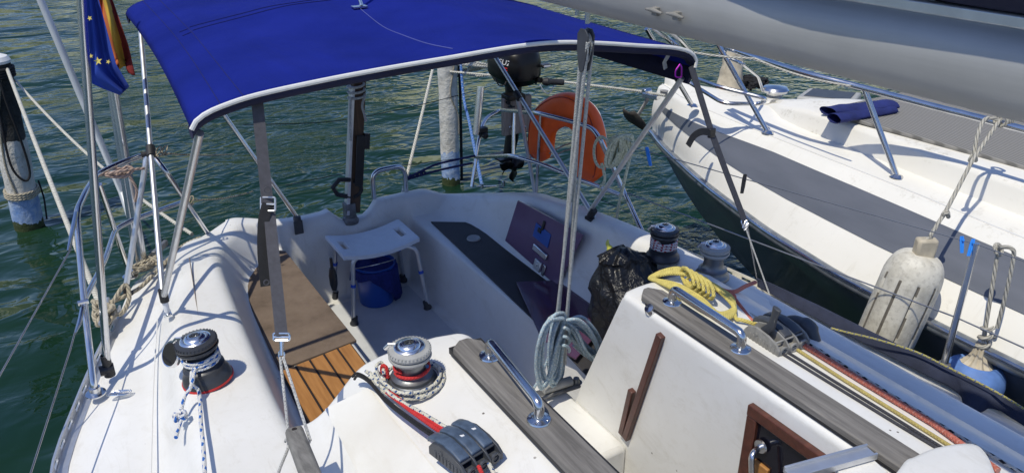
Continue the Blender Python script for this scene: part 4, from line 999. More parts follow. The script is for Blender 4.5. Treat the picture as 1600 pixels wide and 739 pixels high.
ropeobj([cat([PZ(608, 590, 1.425), PZ(597, 580, 1.44), PZ(598, 571, 1.46), PZ(604, 575, 1.455), PZ(606, 590, 1.425)], 5), h+[h[-1]+V(.01, .03, .015)], cat([PZ(604, 612, 1.42), PZ(640, 640, 1.435), PZ(690, 676, 1.455)], 6), cat([PZ(608, 610, 1.42), PZ(645, 640, 1.435), PZ(694, 671, 1.455)], 6)], .0056, 'rope_red', 'red rope wrapped on the central winch drum and led to the triple clutch', 'winch_rope')
ropeobj([cat([PZ(551, 588, 1.39), PZ(558, 583, 1.415), PZ(575, 592, 1.42), PZ(600, 620, 1.425), PZ(640, 652, 1.435), PZ(688, 684, 1.45)], 6), cat([PZ(554, 592, 1.385), PZ(560, 587, 1.415), PZ(578, 598, 1.42), PZ(603, 627, 1.425), PZ(645, 660, 1.435), PZ(688, 690, 1.45)], 6)], .0042, 'rope_black', 'pair of thin black lines curving over the cabin edge to the left clutch', 'control_line')
ropeobj([[PZ(748, 728, 1.45), PZ(760, 755, 1.45)]], .0055, 'rope_red', 'short red rope end leaving the front of the triple clutch', 'control_line')
ropeobj([[PZ(764, 724, 1.45), PZ(780, 755, 1.45)]], .0055, 'rope_cream_blue', 'short cream rope end leaving the right channel of the triple clutch', 'control_line')
# winch C + D
h = helix(PZ(1035, 402, 1.29)+V(0, 0, .050), (0, 0, 1), .052, 3.4, .0115, 1.)
ropeobj([h+cat([h[-1], PZ(1063, 398, 1.27), PZ(1110, 418, 1.22), PZ(1165, 455, 1.20)], 5)], .006, 'rope_white_red', 'white rope with red flecks wound on the far dark winch', 'winch_rope')
ropeobj([cat([PZ(1095, 420, 1.30), PZ(1130, 437, 1.26), PZ(1152, 440, 1.24), PZ(1160, 470, 1.30), PZ(1178, 492, 1.44)], 6)], .006, 'rope_dark_white', 'black rope with white flecks draped past the bright far winch', 'rope')
# yellow hank
random.seed(5); zY = 1.474; path = []
for k in range(14):
    j = random.uniform(-4, 4); o = k*.75+random.uniform(-2, 2)
    path += [PZ(1018+o*.6+j, 434-o*.3, zY-.005), PZ(1050+o, 424-o*.1+j, zY+.02), PZ(1095+o*.8, 434+o*.6, zY+.035), PZ(1132+o*.8, 460+j+o*.5, zY+.02), PZ(1149-o*.3, 484+j*.6, zY+.005), PZ(1133-o, 499-o*.9, zY+.005), PZ(1103-o*.5, 482+j-o, zY+.015), PZ(1065-o*.4, 456+j-o*.6, zY+.02), PZ(1030-o*.2, 441-o*.3, zY)]
wrap = []
for k in range(5):
    for a in range(10):
        t = a/10*2*math.pi; c = PZ(1070+k*7.5, 443+k*4.2, zY+.012); wrap.append(c+V(.030*math.cos(t)*.5+.01, .048*math.cos(t), .02+.030*math.sin(t)))
ropeobj([cat(path, 5), wrap, cat([PZ(1146, 480, zY), PZ(1150, 497, zY), PZ(1160, 500, zY), PZ(1200, 512, 1.455), PZ(1212, 520, 1.46)], 5)], .0066, 'rope_yellow', 'neat hank of yellow rope lying on the far edge of the cabin top', 'rope_coil')
ropeobj([cat([PZ(1030, 425, 1.43), PZ(1062, 422, 1.45), PZ(1090, 430, 1.45), PZ(1120, 449, 1.45), PZ(1145, 456, 1.45), PZ(1165, 447, 1.40), PZ(1180, 441, 1.38)], 6), cat([PZ(1100, 440, 1.45), PZ(1128, 457, 1.46), PZ(1146, 462, 1.46), PZ(1150, 470, 1.45), PZ(1180, 508, 1.45), PZ(1190, 516, 1.46)], 6)], .0075, 'rope_salmon', 'faded salmon red rope lying behind the yellow hank', 'rope')
# lines leaving the far clutch forward along the cabin top
def ztop(x): return tab([(1.54, 1.462), (1.66, 1.464), (1.88, 1.450), (1.96, 1.412), (2.05, 1.335), (2.24, 1.11)], x)
def PT(px, py, r=.005):
    p = PZ(px, py, 1.45)
    for _ in range(6): p = PZ(px, py, ztop(p.x)+r)
    return p
def fline(pts, z, r, mat, lab): 
    q_ = []
    for (x0_, y0_), (x1_, y1_) in zip(pts, pts[1:]): q_ += [(lerp(x0_, x1_, k/8), lerp(y0_, y1_, k/8)) for k in range(8)]
    q_.append(pts[-1]); ropeobj([[PT(x, y, r) for x, y in q_]], r, mat, lab, 'control_line', group=None)
fline([(1222, 552), (1300, 600), (1400, 661), (1475, 706)], [1.455, 1.45, 1.45, 1.45], .0042, 'rope_dark', 'dark grey line nearest the weathered plank on the sunlit cabin top')
fline([(1229, 549), (1305, 596), (1405, 657), (1484, 706)], [1.455, 1.45, 1.45, 1.45], .0042, 'rope_dark', 'second dark line, just inboard of the thin yellow cabin-top line')
fline([(1241, 543), (1320, 594), (1420, 656), (1500, 706)], [1.455, 1.445, 1.445, 1.445], .0052, 'rope_old_yellow', 'dull yellow line running from the far clutch to the sliding hatch')
fline([(1256, 539), (1350, 597), (1459, 662), (1560, 735)], [1.455, 1.43, 1.43, 1.43], .0085, 'rope_salmon_worn', 'thick salmon halyard running from the far clutch along the cabin top')
fline([(1266, 538), (1350, 590), (1450, 652), (1544, 708), (1620, 752)], [1.44, 1.41, 1.40, 1.40, 1.40], .005, 'rope_white_black', 'white rope with black flecks along the outer cabin-top edge')
ropeobj([cat([PZ(1150, 478, 1.44), PZ(1180, 495, 1.45), PZ(1200, 510, 1.46)], 4)], .005, 'rope_white_black', 'short white and black rope entering the back of the far clutch', 'control_line')
# mooring rope made fast on the left cleat
cp = PZ(166, 500, 1.05); random.seed(2); path = []
for k in range(44):
    a = k*.75; path.append(cp+V(.035*math.cos(a)+random.uniform(-.006, .006), .095*math.sin(a*.5)*(.6+.4*math.cos(k)), .012+.045*abs(math.sin(a*.4))))
ropeobj([cat(path, 4), cat([cp+V(.03, .06, .03), PZ(195, 445, 1.12), PZ(202, 465, 1.08), PZ(190, 490, 1.07), PZ(176, 488, 1.08)], 5), cat([cp+V(.0, .1, .02), PZ(215, 452, 1.06), PZ(250, 418, 1.06), PZ(285, 385, 1.03), PZ(312, 372, 1.0)], 5)], .0095, 'rope_mooring_old', 'old beige rope knotted round the left deck cleat and led aft', 'mooring_rope')
# ================================================================ PILINGS
def piling(px, py, r, top, mat, label, lean=(0, 0)):
    b = PZ(px, py, 0); t = thing('mooring_piling', label, 'piling', b)
    rws = []
    for i in range(40):
        z = lerp(-.6, top, i/39); rws.append([V(b.x+lean[0]*z+r*(1+.07*noise.noise(V(math.cos(a)*2, math.sin(a)*2, z*4)))*math.cos(a), b.y+lean[1]*z+r*(1+.07*noise.noise(V(math.cos(a)*2, math.sin(a)*2, z*4)))*math.sin(a), z) for a in [2*math.pi*k/28 for k in range(28)]])
    m = MB(); m.grid(rws, True); m.add(rws[-1], [list(range(28))]); m.build('post', mat, t, smooth=70); return t, b
tL_, bPL = piling(46, 354, .112, 1.40, 'piling_left', 'white and black wrapped mooring piling at the left edge', (.055, .0))
PLt = lambda z, a=0, r=.118: V(bPL.x+.055*z+r*math.cos(a), bPL.y+r*math.sin(a), z)
m = MB(); m.lathe([(.115, -.04), (.118, -.02), (.10, .01), (.05, .03), (0, .035)], PLt(1.42, 0, 0), (0, 0, 1), 24); m.build('cap_cloth', 'piping_white', tL_)
m = MB()
for k in range(3): m.tube([PLt(.30+.02*k+.01*math.sin(a), a, .122) for a in [2*math.pi*i/24 for i in range(25)]], .011, 8)
m.tube(cat([PLt(1.35, -1.2), PLt(1.0, -1.9), PLt(.6, -2.2), PLt(.33, -1.9)], 5), .009, 8)
tag(m.build('rope', 'rope_mooring_old'), 'beige rope bound round the left piling above its blue foot', 'rope')
m = MB(); 
m.tube(cat([PLt(1.4, -1.5), PLt(1.1, -1.35, .14), PLt(.75, -1.0, .14), PLt(.50, -.9, .14), PLt(.45, -1.3, .14), PLt(.6, -1.8, .14), PLt(1.0, -1.8, .14), PLt(1.35, -1.7, .14)], 5), .009, 8)
for k in range(4): m.tube([PLt(1.28+.02*k, a, .124) for a in [2*math.pi*i/24 for i in range(25)]], .012, 8)
m.tube(cat([PLt(.40, -.3, .14), PLt(.25, -.2, .15), PLt(.15, -.3, .15), PLt(.05, -.2, .14)], 4), .007, 6)
tag(m.build('rope', 'rope_black'), 'black rope looped down the face of the left piling', 'rope')
tR_, bPR = piling(705, 286, .088, 1.78, 'piling_right', 'white mooring piling with blue foot standing behind the stern')
m = MB(); m.tube(cat([V(bPR.x+.1, bPR.y-.03, 1.75), V(bPR.x+.105, bPR.y-.04, 1.0), V(bPR.x+.10, bPR.y-.03, .02)], 6), .014, 8); tag(m.build('rope', 'rope_black'), 'dark wet rope hanging down the right side of the far piling', 'rope')
m = MB(); m.tube(cat([V(bPR.x+.02, bPR.y-.09, 1.6), V(bPR.x+.03, bPR.y-.095, 1.2), V(bPR.x-.02, bPR.y-.09, .9), V(bPR.x+.05, bPR.y-.09, .7), V(bPR.x+.06, bPR.y-.08, .5)], 6), .006, 6); tag(m.build('rope', 'rope_mooring_old'), 'thin frayed cord trailing down the front of the far piling', 'rope')
m = MB(); top = V(bPR.x+.09, bPR.y-.05, 1.77); e = PY(712, 288, 4.6); m.tube(cat([top, PY(723, 140, 6.1), PY(733, 190, 5.6), PY(744, 245, 5.0), PY(753, 290, 4.5)], 5), .012, 8)
for k in range(5): m.tube([top+V(.03*math.cos(a)-.02+.0*k, .03*math.sin(a), -.04*k) for a in [i*.6 for i in range(12)]], .011, 8)
tag(m.build('mooring_rope', 'rope_blue'), 'blue rope tied at top of the far piling and dropping to the stern', 'mooring rope')
m = MB(); m.tube(sag(V(bPR.x-.02, bPR.y-.1, 1.70), PY(624, 322, 4.25), .02), .011, 8); tag(m.build('mooring_rope', 'rope_mooring'), 'white mooring rope slanting from far piling top down to the transom', 'mooring rope')
# white lines from the left piling to our quarter
top = PLt(1.34, -.8)
m = MB(); m.tube(sag(top, PZ(166, 500, 1.09), .06, 20), .013, 10); tag(m.build('mooring_rope', 'rope_mooring'), 'thick white mooring rope from left piling to the deck cleat', 'mooring rope')
m = MB(); m.tube(sag(top+V(.03, .05, -.1), PZ(300, 366, 1.0), .10, 20), .010, 10); tag(m.build('mooring_rope', 'rope_mooring'), 'white mooring rope passing behind the flag poles to the stern', 'mooring rope')

# ================================================================ THINGS IN AND ON OUR COCKPIT
# shower stool
sto = thing('shower_stool', 'white plastic shower stool with four aluminium legs on cockpit sole', 'stool', (1.39, 3.83, .455))
def plane_grid(m, fn, nu, nv, flip=False): m.grid([[fn(i/nu, j/nv) for i in range(nu+1)] for j in range(nv+1)], flip=flip)
x0, x1, y0, y1 = 1.155, 1.60, 3.665, 3.965
sk = lambda x: -.10*(x-1.38)*0
def seatz(u): return .872+.035*(2*u-1)**2
us = [0, .015, .04, .08, .10, .16, .18]+[.22+.56*k/14 for k in range(15)]+[.82, .84, .90, .92, .96, .985, 1]
vsn = [0, .02, .06, .12, .28, .31, .5, .69, .72, .88, .94, .98, 1]
def sp(u, v, dz=0):
    cx = min(u, 1-u); cy = min(v, 1-v); pu = u; pv = v
    return V(lerp(x0, x1, u), lerp(y0, y1, v)+.02*(u-.5)*0, seatz(u)+dz-.004*(1-min(1, cy/.06))-.004*(1-min(1, cx/.04)))
m = MB(); top = {}; nU, nV = len(us), len(vsn); vs = []; 
for dz in (0, -.024):
    for v in vsn:
        for u in us:
            rec = -.004 if dz == 0 and .20 < u < .80 and .08 < v < .92 else 0
            vs.append(sp(u, v, dz+rec))
fs = []; hole = lambda i, j: (.08 <= us[i] and us[i+1] <= .165 or .835 <= us[i] and us[i+1] <= .925) and .30 <= vsn[j] and vsn[j+1] <= .70
for j in range(nV-1):
    for i in range(nU-1):
        if hole(i, j): continue
        a = j*nU+i; fs.append([a, a+1, a+1+nU, a+nU]); b = a+nU*nV; fs.append([b, b+nU, b+nU+1, b+1])
        for (p, q2, ni, nj) in ((a, a+1, i, j-1), (a+nU, a+nU+1, i, j+1), (a, a+nU, i-1, j), (a+1, a+1+nU, i+1, j)):
            if ni < 0 or nj < 0 or ni >= nU-1 or nj >= nV-1 or hole(ni, nj): fs.append([p, q2, q2+nU*nV, p+nU*nV])
m.add(vs, fs); m.build('seat', 'stool_plastic', sto, bevel=.002)
feet = [(V(1.185, 3.69, .455), V(1.25, 3.71, .85)), (V(1.615, 3.635, .455), V(1.53, 3.70, .85)), (V(1.63, 4.015, .455), V(1.53, 3.92, .85)), (V(1.19, 4.03, .455), V(1.25, 3.92, .85))]
for f, t_ in feet:
    k = f.lerp(t_, .86); k = k+(k-t_)*V(1, 1, 0).length*0
    m = MB(); m.tube(bend([f+V(0, 0, .02), V(lerp(f.x, t_.x, .45), lerp(f.y, t_.y, .45), .84), V(t_.x+(t_.x-f.x)*.3, t_.y, .862)], .07, 6), .0125, 14); lg = m.build('leg', 'aluminium', sto)
    m = MB(); m.lathe([(.024, 0), (.025, .008), (.019, .02), (.017, .05), (.012, .052)], f, (t_-f), 18); m.build('rubber_foot', 'winch_dark', lg)
    c = f.lerp(V(lerp(f.x, t_.x, .45), lerp(f.y, t_.y, .45), .84), .62); dd = (t_-f).normalized(); m = MB(); m.tube([c-dd*.009, c+dd*.009], .0145, 14); m.build('height_ring', 'blue_band', lg)
# bucket and towel
bk_ = V(1.40, 3.88, .456); bu = thing('bucket', 'blue plastic bucket on the cockpit sole under the stool', 'bucket', bk_)
m = MB(); m.lathe([(0, .002), (.098, .0), (.101, .006), (.112, .20), (.117, .235), (.122, .24), (.122, .25), (.115, .25), (.108, .20), (.096, .01), (0, .008)], bk_, (0, 0, 1), 36); m.build('pail', 'bucket_blue', bu)
m = MB(); m.tube([bk_+V(.122*math.cos(a), .122*math.sin(a)*.9, .24-.05*math.sin(a)) for a in [math.pi+math.pi*k/14 for k in range(15)]], .003, 6); m.build('handle', 'steel', bu)
rows = []
for j in range(12):
    row = []
    for i in range(40):
        a = 2*math.pi*i/40; nz = noise.noise(V(math.cos(a)*1.6, math.sin(a)*1.6, j*.12)); nz2 = noise.noise(V(math.cos(a)*4, math.sin(a)*4, j*.3+9))
        right = max(0, math.cos(a+.6)); L_ = .085+.07*nz+.13*right**3
        if j < 4: r_ = .125*j/3.5; z = .262-.01*j+.012*nz2
        else: t = (j-3)/8; r_ = .130+.012*nz2+.014*math.sin(a*9)*t; z = .25-L_*t
        row.append(bk_+V(r_*math.cos(a), r_*math.sin(a), z))
    rows.append(row)
m = MB(); m.grid(rows, True); tag(m.build('towel', 'towel_blue', smooth=80, solid=.004), 'dark blue towel draped over the bucket under the stool', 'towel')
# black winch handle-like knob hanging in the corner behind the left stool leg
m = MB(); p = PX(520, 430, 1.03); m.tube([p+V(0, 0, .10), p+V(0, 0, .03)], .008, 8); m.tube([p+V(0, 0, .04), p, p-V(0, 0, .05), p-V(0, 0, .085)], [.014, .021, .020, .012], 14)
tag(m.build('knob_handle', 'black_plastic'), 'black knobbed handle leaning in the cockpit behind the stool leg', 'handle')
# purple acrylic boards
brd = thing('washboard', 'upright purple acrylic washboard with chrome latch leaning on right coaming', 'washboard', (2.0, 3.0, .87))
X0 = 1.975
cor = [PX(791, 376, X0), PX(811, 313, X0+.055), PX(913, 367, X0+.055), PX(872, 447, X0)]
m = MB(); nrm = (cor[1]-cor[0]).cross(cor[3]-cor[0]).normalized(); nrm = nrm if nrm.x < 0 else -nrm
m.prism(cor, .009, d=nrm); m.build('panel', 'purple_acrylic', brd, bevel=.002)
def onb(u, v, o=.009): return cor[0].lerp(cor[3], u).lerp(cor[1].lerp(cor[2], u), v)+nrm*(o+.0)
bu_, bv_ = (cor[3]-cor[0]).normalized(), (cor[1]-cor[0]).normalized(); B3 = basis(bu_, nrm)
m = MB(); m.box(onb(.52, .62, .011), (.14, .075, .003), B3); m.build('blue_sticker', 'sign_blue', brd)
m = MB(); m.box(onb(.49, .80, .012), (.018, .05, .010), B3); m.box(onb(.47, .68, .014), (.03, .025, .008), B3); m.build('hook', 'black_plastic', brd, bevel=.003)
m = MB(); m.box(onb(.60, .33, .016), (.13, .034, .014), B3); m.build('latch_bar', 'chrome', brd, bevel=.005)
m = MB(); m.box(onb(.64, .08, .015), (.06, .055, .012), B3); m.lathe([(.012, .0), (.012, .004), (0, .004)], onb(.63, .10, .022), nrm, 14); m.build('lock_plate', 'aluminium', brd, bevel=.004)
m = MB(); m.box(onb(.75, .08, .014), (.022, .06, .010), B3); m.build('lock_keeper', 'steel', brd, bevel=.003)
b2c = [PZ(806, 440, .885), PZ(905, 436, .90), PZ(950, 500, .90), PZ(900, 560, .90), PZ(846, 528, .885)]
m = MB(); m.prism(b2c, .009); tag(m.build('washboard', 'purple_board_flat', bevel=.002), 'tinted purple acrylic washboard lying flat on the black bench panel', 'washboard')
# rubbish bag
random.seed(1); ctr = V(1.915, 2.15, 1.08); rows = []
for j in range(46):
    t = j/45; row = []
    for i in range(72):
        a = 2*math.pi*i/72
        hz = lerp(.865, 1.37, t); rr = (.165*(math.sin(math.pi*min(.9, t*.7+.2))**.35) if t < .92 else lerp(.15, .04, ((t-.92)/.08)**2))
        if t < .02: rr = .06
        cx = ctr.x-.02*t; cy = ctr.y+.10*t
        d = V(math.cos(a), math.sin(a), 0); nz = noise.noise(V(d.x*2.2, d.y*2.2, t*4)); rz = 1-abs(noise.noise(V(d.x*3.2+4, d.y*3.2, t*2.2+nz)))*2
        rr = rr*(1+.16*nz)+.012*rz+.012*noise.noise(V(d.x*5+t*3, d.y*5, t*9))+.006*noise.noise(V(d.x*12, d.y*12+t*5, t*18))
        row.append(V(cx+d.x*rr*.92, cy+d.y*rr*(1.15 if t < .6 else lerp(1.15, .35, (t-.6)/.4)), hz+.012*noise.noise(V(d.x*4, d.y*4, t*8))-.10*max(0, d.x)*max(0, t-.5)))
    rows.append(row)
m = MB(); m.grid(rows, True); m.add(rows[-1], [list(range(72))]); bag = thing('rubbish_bag', 'shiny black plastic rubbish bag standing on the right bench by the cabin', 'rubbish bag', (1.88, 2.16, .865))
m.build('sack', 'bag_plastic', bag, smooth=80)
m = MB(); p = PX(952, 388, 1.86); m.tube(cat([p+V(0, -.03, -.03), p, p+V(.01, .03, .012), p+V(.03, .05, .0)], 4), [.022]*5+[.012]*8, 10, flat=.4); m.build('yellow_tie', 'bag_yellow', bag)

# outboard on its bracket
Y0 = 4.30
bdc = PY(807, 180, Y0)
m = MB(); m.box(bdc, (.215, .035, .25)); obd = m.build('bracket_board', 'board_wood', boat, bevel=.004)
for px in (797, 820):
    m = MB(); m.lathe([(.009, 0), (.009, .003), (.005, .006), (0, .006)], PY(px, 199, Y0-.018), (0, -1, 0), 12); m.build('bolt', 'steel', obd)
ob = thing('outboard_motor', 'black outboard motor clamped to a wooden board on the stern', 'outboard motor', PY(800, 150, Y0+.08))
YC = Y0+.12
c = PY(803, 104, YC); rows = []
for hz, rx, ry in ((-.115, .03, .04), (-.112, .09, .11), (-.10, .115, .15), (-.06, .135, .18), (-.055, .143, .19), (-.045, .143, .19), (-.04, .148, .20), (.04, .150, .20), (.10, .140, .185), (.135, .115, .15), (.15, .07, .09), (.153, .01, .01)):
    rows.append([c+V(rx*math.copysign(abs(math.cos(a))**.75, math.cos(a)), ry*math.copysign(abs(math.sin(a))**.8, math.sin(a)), hz) for a in [2*math.pi*k/36 for k in range(36)]])
m = MB(); m.grid(rows, True); cow = m.build('cowling', 'gloss_black', ob, smooth=60)
m = MB(); p = c+V(.14, -.16, -.0); m.box(p+V(-.02, -.03, .03), (.07, .05, .02)); m.build('carry_handle', 'black_plastic', cow, bevel=.004)
m = MB(); m.box(p+V(-.02, -.057, .03), (.05, .003, .009)); m.build('handle_label', 'chipped_paint', cow)
# lettering on the cowl: the visible word with red stripes under it
def text3(s_, size, loc, xa, nrm_, mat, name, par, ext=.0008):
    cu = bpy.data.curves.new(name, 'FONT'); cu.body = s_; cu.size = size; cu.extrude = ext; cu.align_x = 'CENTER'; cu.align_y = 'CENTER'
    o = bpy.data.objects.new(name, cu); COL.objects.link(o); cu.materials.append(M[mat])
    me = bpy.data.meshes.new_from_object(o); bpy.data.objects.remove(o)
    xa = Vector(xa).normalized(); nn = Vector(nrm_).normalized(); ya = nn.cross(xa); B = Matrix((xa, ya, nn)).transposed(); L = wl(par)
    for v in me.vertices: v.co = B @ v.co + Vector(loc) - L
    o = bpy.data.objects.new(name, me); COL.objects.link(o); o.parent = par; return o
nr = V(-.62, -.78, .12); xa = V(.78, -.62, -.22)
text3('SUZUKI', .045, c+V(-.112, -.142, .055), xa, nr, 'chipped_paint', 'lettering', cow)
for k in range(2):
    m = MB(); q0 = c+V(-.128, -.128, .027-.014*k); d = xa.normalized(); m.box(q0+d*.03, (.11-.03*k, .006-.002*k, .002), basis(d, nr)); m.build('red_stripe', 'red_line', cow)
m = MB(); lg0 = PY(802, 128, YC); m.tube([lg0+V(0, 0, .03), PY(802, 150, YC), PY(800, 215, YC-.0), PY(794, 246, YC)], [.055, .05, .042, .035], 16, flat=1.3); m.build('driveshaft_leg', 'gloss_black', ob)
m = MB(); m.box(PY(801, 150, Y0+.0)+V(0, -.01, .0), (.13, .10, .035)); 
m.build('clamp_bracket', 'gloss_black', ob, bevel=.006)
for px in (795, 818):
    m = MB(); p = PY(px, 158, Y0-.045); m.tube([p+V(0, 0, .03), p+V(0, 0, -.02)], .012, 10); m.tube([p+V(0, .03, -.015), p+V(0, -.03, -.03)], .008, 8); m.tube([p+V(-.025, -.03, -.03), p+V(.025, -.03, -.035)], .006, 8); m.build('clamp_screw', 'gloss_black', ob)
gb = PY(790, 250, YC)
m = MB(); m.tube([gb+V(-.0, .12, .0), gb+V(0, .04, 0), gb+V(0, -.05, 0), gb+V(0, -.10, 0)], [.012, .036, .032, .014], 14); m.box(gb+V(-.03, 0, .03), (.12, .16, .012)); m.prism([gb+V(-.005, -.03, -.02), gb+V(.005, -.03, -.02), gb+V(.004, .05, -.12), gb+V(-.004, .05, -.12)], .01); m.build('gearcase', 'gloss_black', ob, bevel=.003)
pp = gb+V(-.01, -.11, -.02); m = MB()
for k in range(3):
    a = .6+k*2.094; dv = V(math.cos(a), 0, math.sin(a)); sd = V(-math.sin(a), 0, math.cos(a)); rows = []
    for j in range(9):
        t = j/8; w_ = .042*math.sin(math.pi*min(.97, t*.85+.12)); ctr2 = pp+dv*(.015+.085*t)
        rows.append([ctr2-sd*w_+V(0, -.018, 0), ctr2+V(0, .0, 0), ctr2+sd*w_+V(0, .018, 0)])
    m.grid(rows)
m.tube([pp+V(0, .04, 0), pp-V(0, .03, 0)], [.02, .014], 14); m.build('propeller', 'gloss_black', ob, smooth=60, solid=.005)
m = MB(); t0, t1 = PY(838, 124, YC-.12), PY(845, 126, YC-.22); m.tube([c+V(.08, -.12, -.09), t0, t1], [.025, .022, .018], 12); m.build('tiller_arm', 'gloss_black', ob)
g0, g1 = PY(848, 128, YC-.25), PY(881, 129, YC-.30); m = MB(); m.tube([g0, g0.lerp(g1, .2), g0.lerp(g1, .35), g0.lerp(g1, .9), g1], [.020, .028, .019, .021, .018], 16); m.build('throttle_grip', 'black_rubber', ob)
m = MB(); m.tube(cat([g0+V(-.02, 0, -.02), PY(850, 143, YC-.25), PY(858, 146, YC-.25), PY(866, 134, YC-.27)], 5), .004, 6); m.build('kill_cord', 'white_tape', ob)
m = MB(); m.tube(cat([PY(775, 122, YC-.1), PY(779, 133, YC-.12), PY(788, 133, YC-.12), PY(792, 124, YC-.1)], 5), .004, 6); m.build('starter_loop', 'black_plastic', ob)

# horseshoe lifebuoy hanging outboard of the right-hand pushpit
pA_, pB_ = PZ(840, 177, zr_), PZ(937, 216, zr_-.03); ud = (pB_-pA_); ud.z = 0; ud.normalize(); nout = V(ud.y, -ud.x, 0); nout = nout if nout.x > 0 else -nout
nout = (nout+V(0, 0, .0)).normalized(); Opl = pA_+nout*.10
def onpl(px, py, o=0):
    d = ray(px, py); o_ = Opl+nout*o; t = (o_-V(0, 0, CZ)).dot(nout)/d.dot(nout); return V(0, 0, CZ)+d*t
lb = thing('horseshoe_lifebuoy', 'orange horseshoe lifebuoy hanging on the stern rail beside the outboard', 'lifebuoy', onpl(888, 165))
path = cat([onpl(*p) for p in ((852, 250), (847, 236), (846, 215), (853, 190), (870, 175), (892, 172), (909, 184), (920, 207), (922, 235), (918, 260), (911, 282))], 6)
rows = []; rows2 = []
for i, p in enumerate(path):
    t = (path[min(i+1, len(path)-1)]-path[max(i-1, 0)]).normalized(); s_ = t.cross(nout).normalized(); e_ = min(i, len(path)-1-i)/6; k = min(1, .35+e_*.65) if e_ < 1 else 1
    a_ = lerp(.080, .108, i/len(path))*k; b_ = .050*k
    rows.append([p+s_*a_*math.copysign(abs(math.cos(q2))**.7, math.cos(q2))+nout*b_*math.copysign(abs(math.sin(q2))**.7, math.sin(q2))+nout*.012*noise.noise(p*9) for q2 in [2*math.pi*j/24 for j in range(24)]])
m = MB(); m.grid(rows, True); m.add(rows[0], [list(range(24))]); m.add(rows[-1], [list(range(24))]); cov = m.build('cover', 'orange_vinyl', lb, smooth=60)
m = MB(); m.tube([r_[3]+(r_[3]-path[i])*.02 for i, r_ in enumerate(rows)][8:52], .004, 6); m.build('white_piping', 'piping_white', cov)
m = MB(); m.tube([r_[21]+(r_[21]-path[i])*.02 for i, r_ in enumerate(rows)][4:56], .003, 6); m.build('seam', 'orange_dark', cov)
m = MB(); m.tube(cat([onpl(858, 240, -.05), onpl(880, 228, -.02), onpl(900, 222, -.05)], 4), .004, 6); m.tube(cat([onpl(860, 247, -.05), onpl(882, 236, -.02), onpl(903, 232, -.05)], 4), .004, 6); m.build('lacing', 'rope_rust', lb)
# olive rope hank and its tail
hp = lambda x, y, o=0: onpl(x, y, -.16+o); random.seed(9); path = []
for k in range(8):
    cx_, cy_, rx_, ry_ = 958+k*2.6+random.uniform(-2, 2), 238-k*.8, 9+random.uniform(-2, 3), 25-k*.6+random.uniform(-3, 2)
    for i in range(12): aa = i/12*2*math.pi; path.append(hp(cx_+rx_*math.cos(aa)-.42*ry_*math.sin(aa)*.8, cy_+ry_*math.sin(aa), .012*k-.04+.02*math.cos(aa)))
loop2 = [hp(940+12*math.cos(a), 238+24*math.sin(a), .02) for a in [i*.3 for i in range(30)]]
ropeobj([cat(path, 5), loop2, cat([hp(950, 222), hp(962, 214), hp(975, 216), hp(986, 222)], 5), cat([hp(988, 222), hp(986, 238), hp(974, 290), PX(965, 330, 2.46), PX(961, 378, 2.5)], 6), cat([hp(940, 255), hp(945, 280), hp(938, 292)], 4)], .0075, 'rope_olive', 'pale olive rope hank hung over the stern rail corner beside the lifebuoy', 'rope_coil')
# bungee lines at the U-bar
uA, uB = PY(630, 280, 4.17), PY(742, 246, 4.18)
ropeobj([cat([uA+V(0, -.01, 0), uA.lerp(uB, .3)+V(0, 0, .02), uA.lerp(uB, .5)+V(0, 0, .03), uB+V(0, 0, .01)], 5), cat([uA-V(0, 0, .01), uA.lerp(uB, .28)-V(0, 0, .01), uA.lerp(uB, .55)-V(0, 0, .015), PY(738, 255, 4.18)], 5), [uA.lerp(uB, .03+.012*k)+V(0, .008*math.cos(k*1.3), .012*math.sin(k*1.3)) for k in range(24)]], .007, 'rope_navy', 'navy elastic cords stretched from the transom bar to the rail', 'elastic_cord')
ropeobj([cat([PY(380, 195, 4.3), PY(520, 190, 4.4), PY(640, 168, 4.4), PY(752, 140, 4.25)], 6)], .0022, 'rope_black', 'thin dark line crossing behind the wooden post at mid height', 'line')
ropeobj([cat([PY(446, 290, 4.3), PY(560, 268, 4.4), PY(740, 245, 4.2)], 6)], .0022, 'rope_black', 'lower thin dark line running behind the post to the rail', 'line')
# lashing on top of the post
tpp = PY(557, 148, 4.165)
ropeobj([[tpp+V(.045*math.cos(a), .055*math.sin(a), .0022*k-.03) for k, a in enumerate([i*.45 for i in range(44)])], cat([tpp+V(.04, -.03, 0), PY(566, 165, 4.1), PY(569, 178, 4.1), PY(572, 190, 4.1)], 4), cat([tpp+V(-.045, -.03, 0), PY(547, 180, 4.1), PY(548, 220, 4.1)], 4)], .007, 'rope_grey_white', 'grey cord lashed round the top of the wooden post', 'lashing')
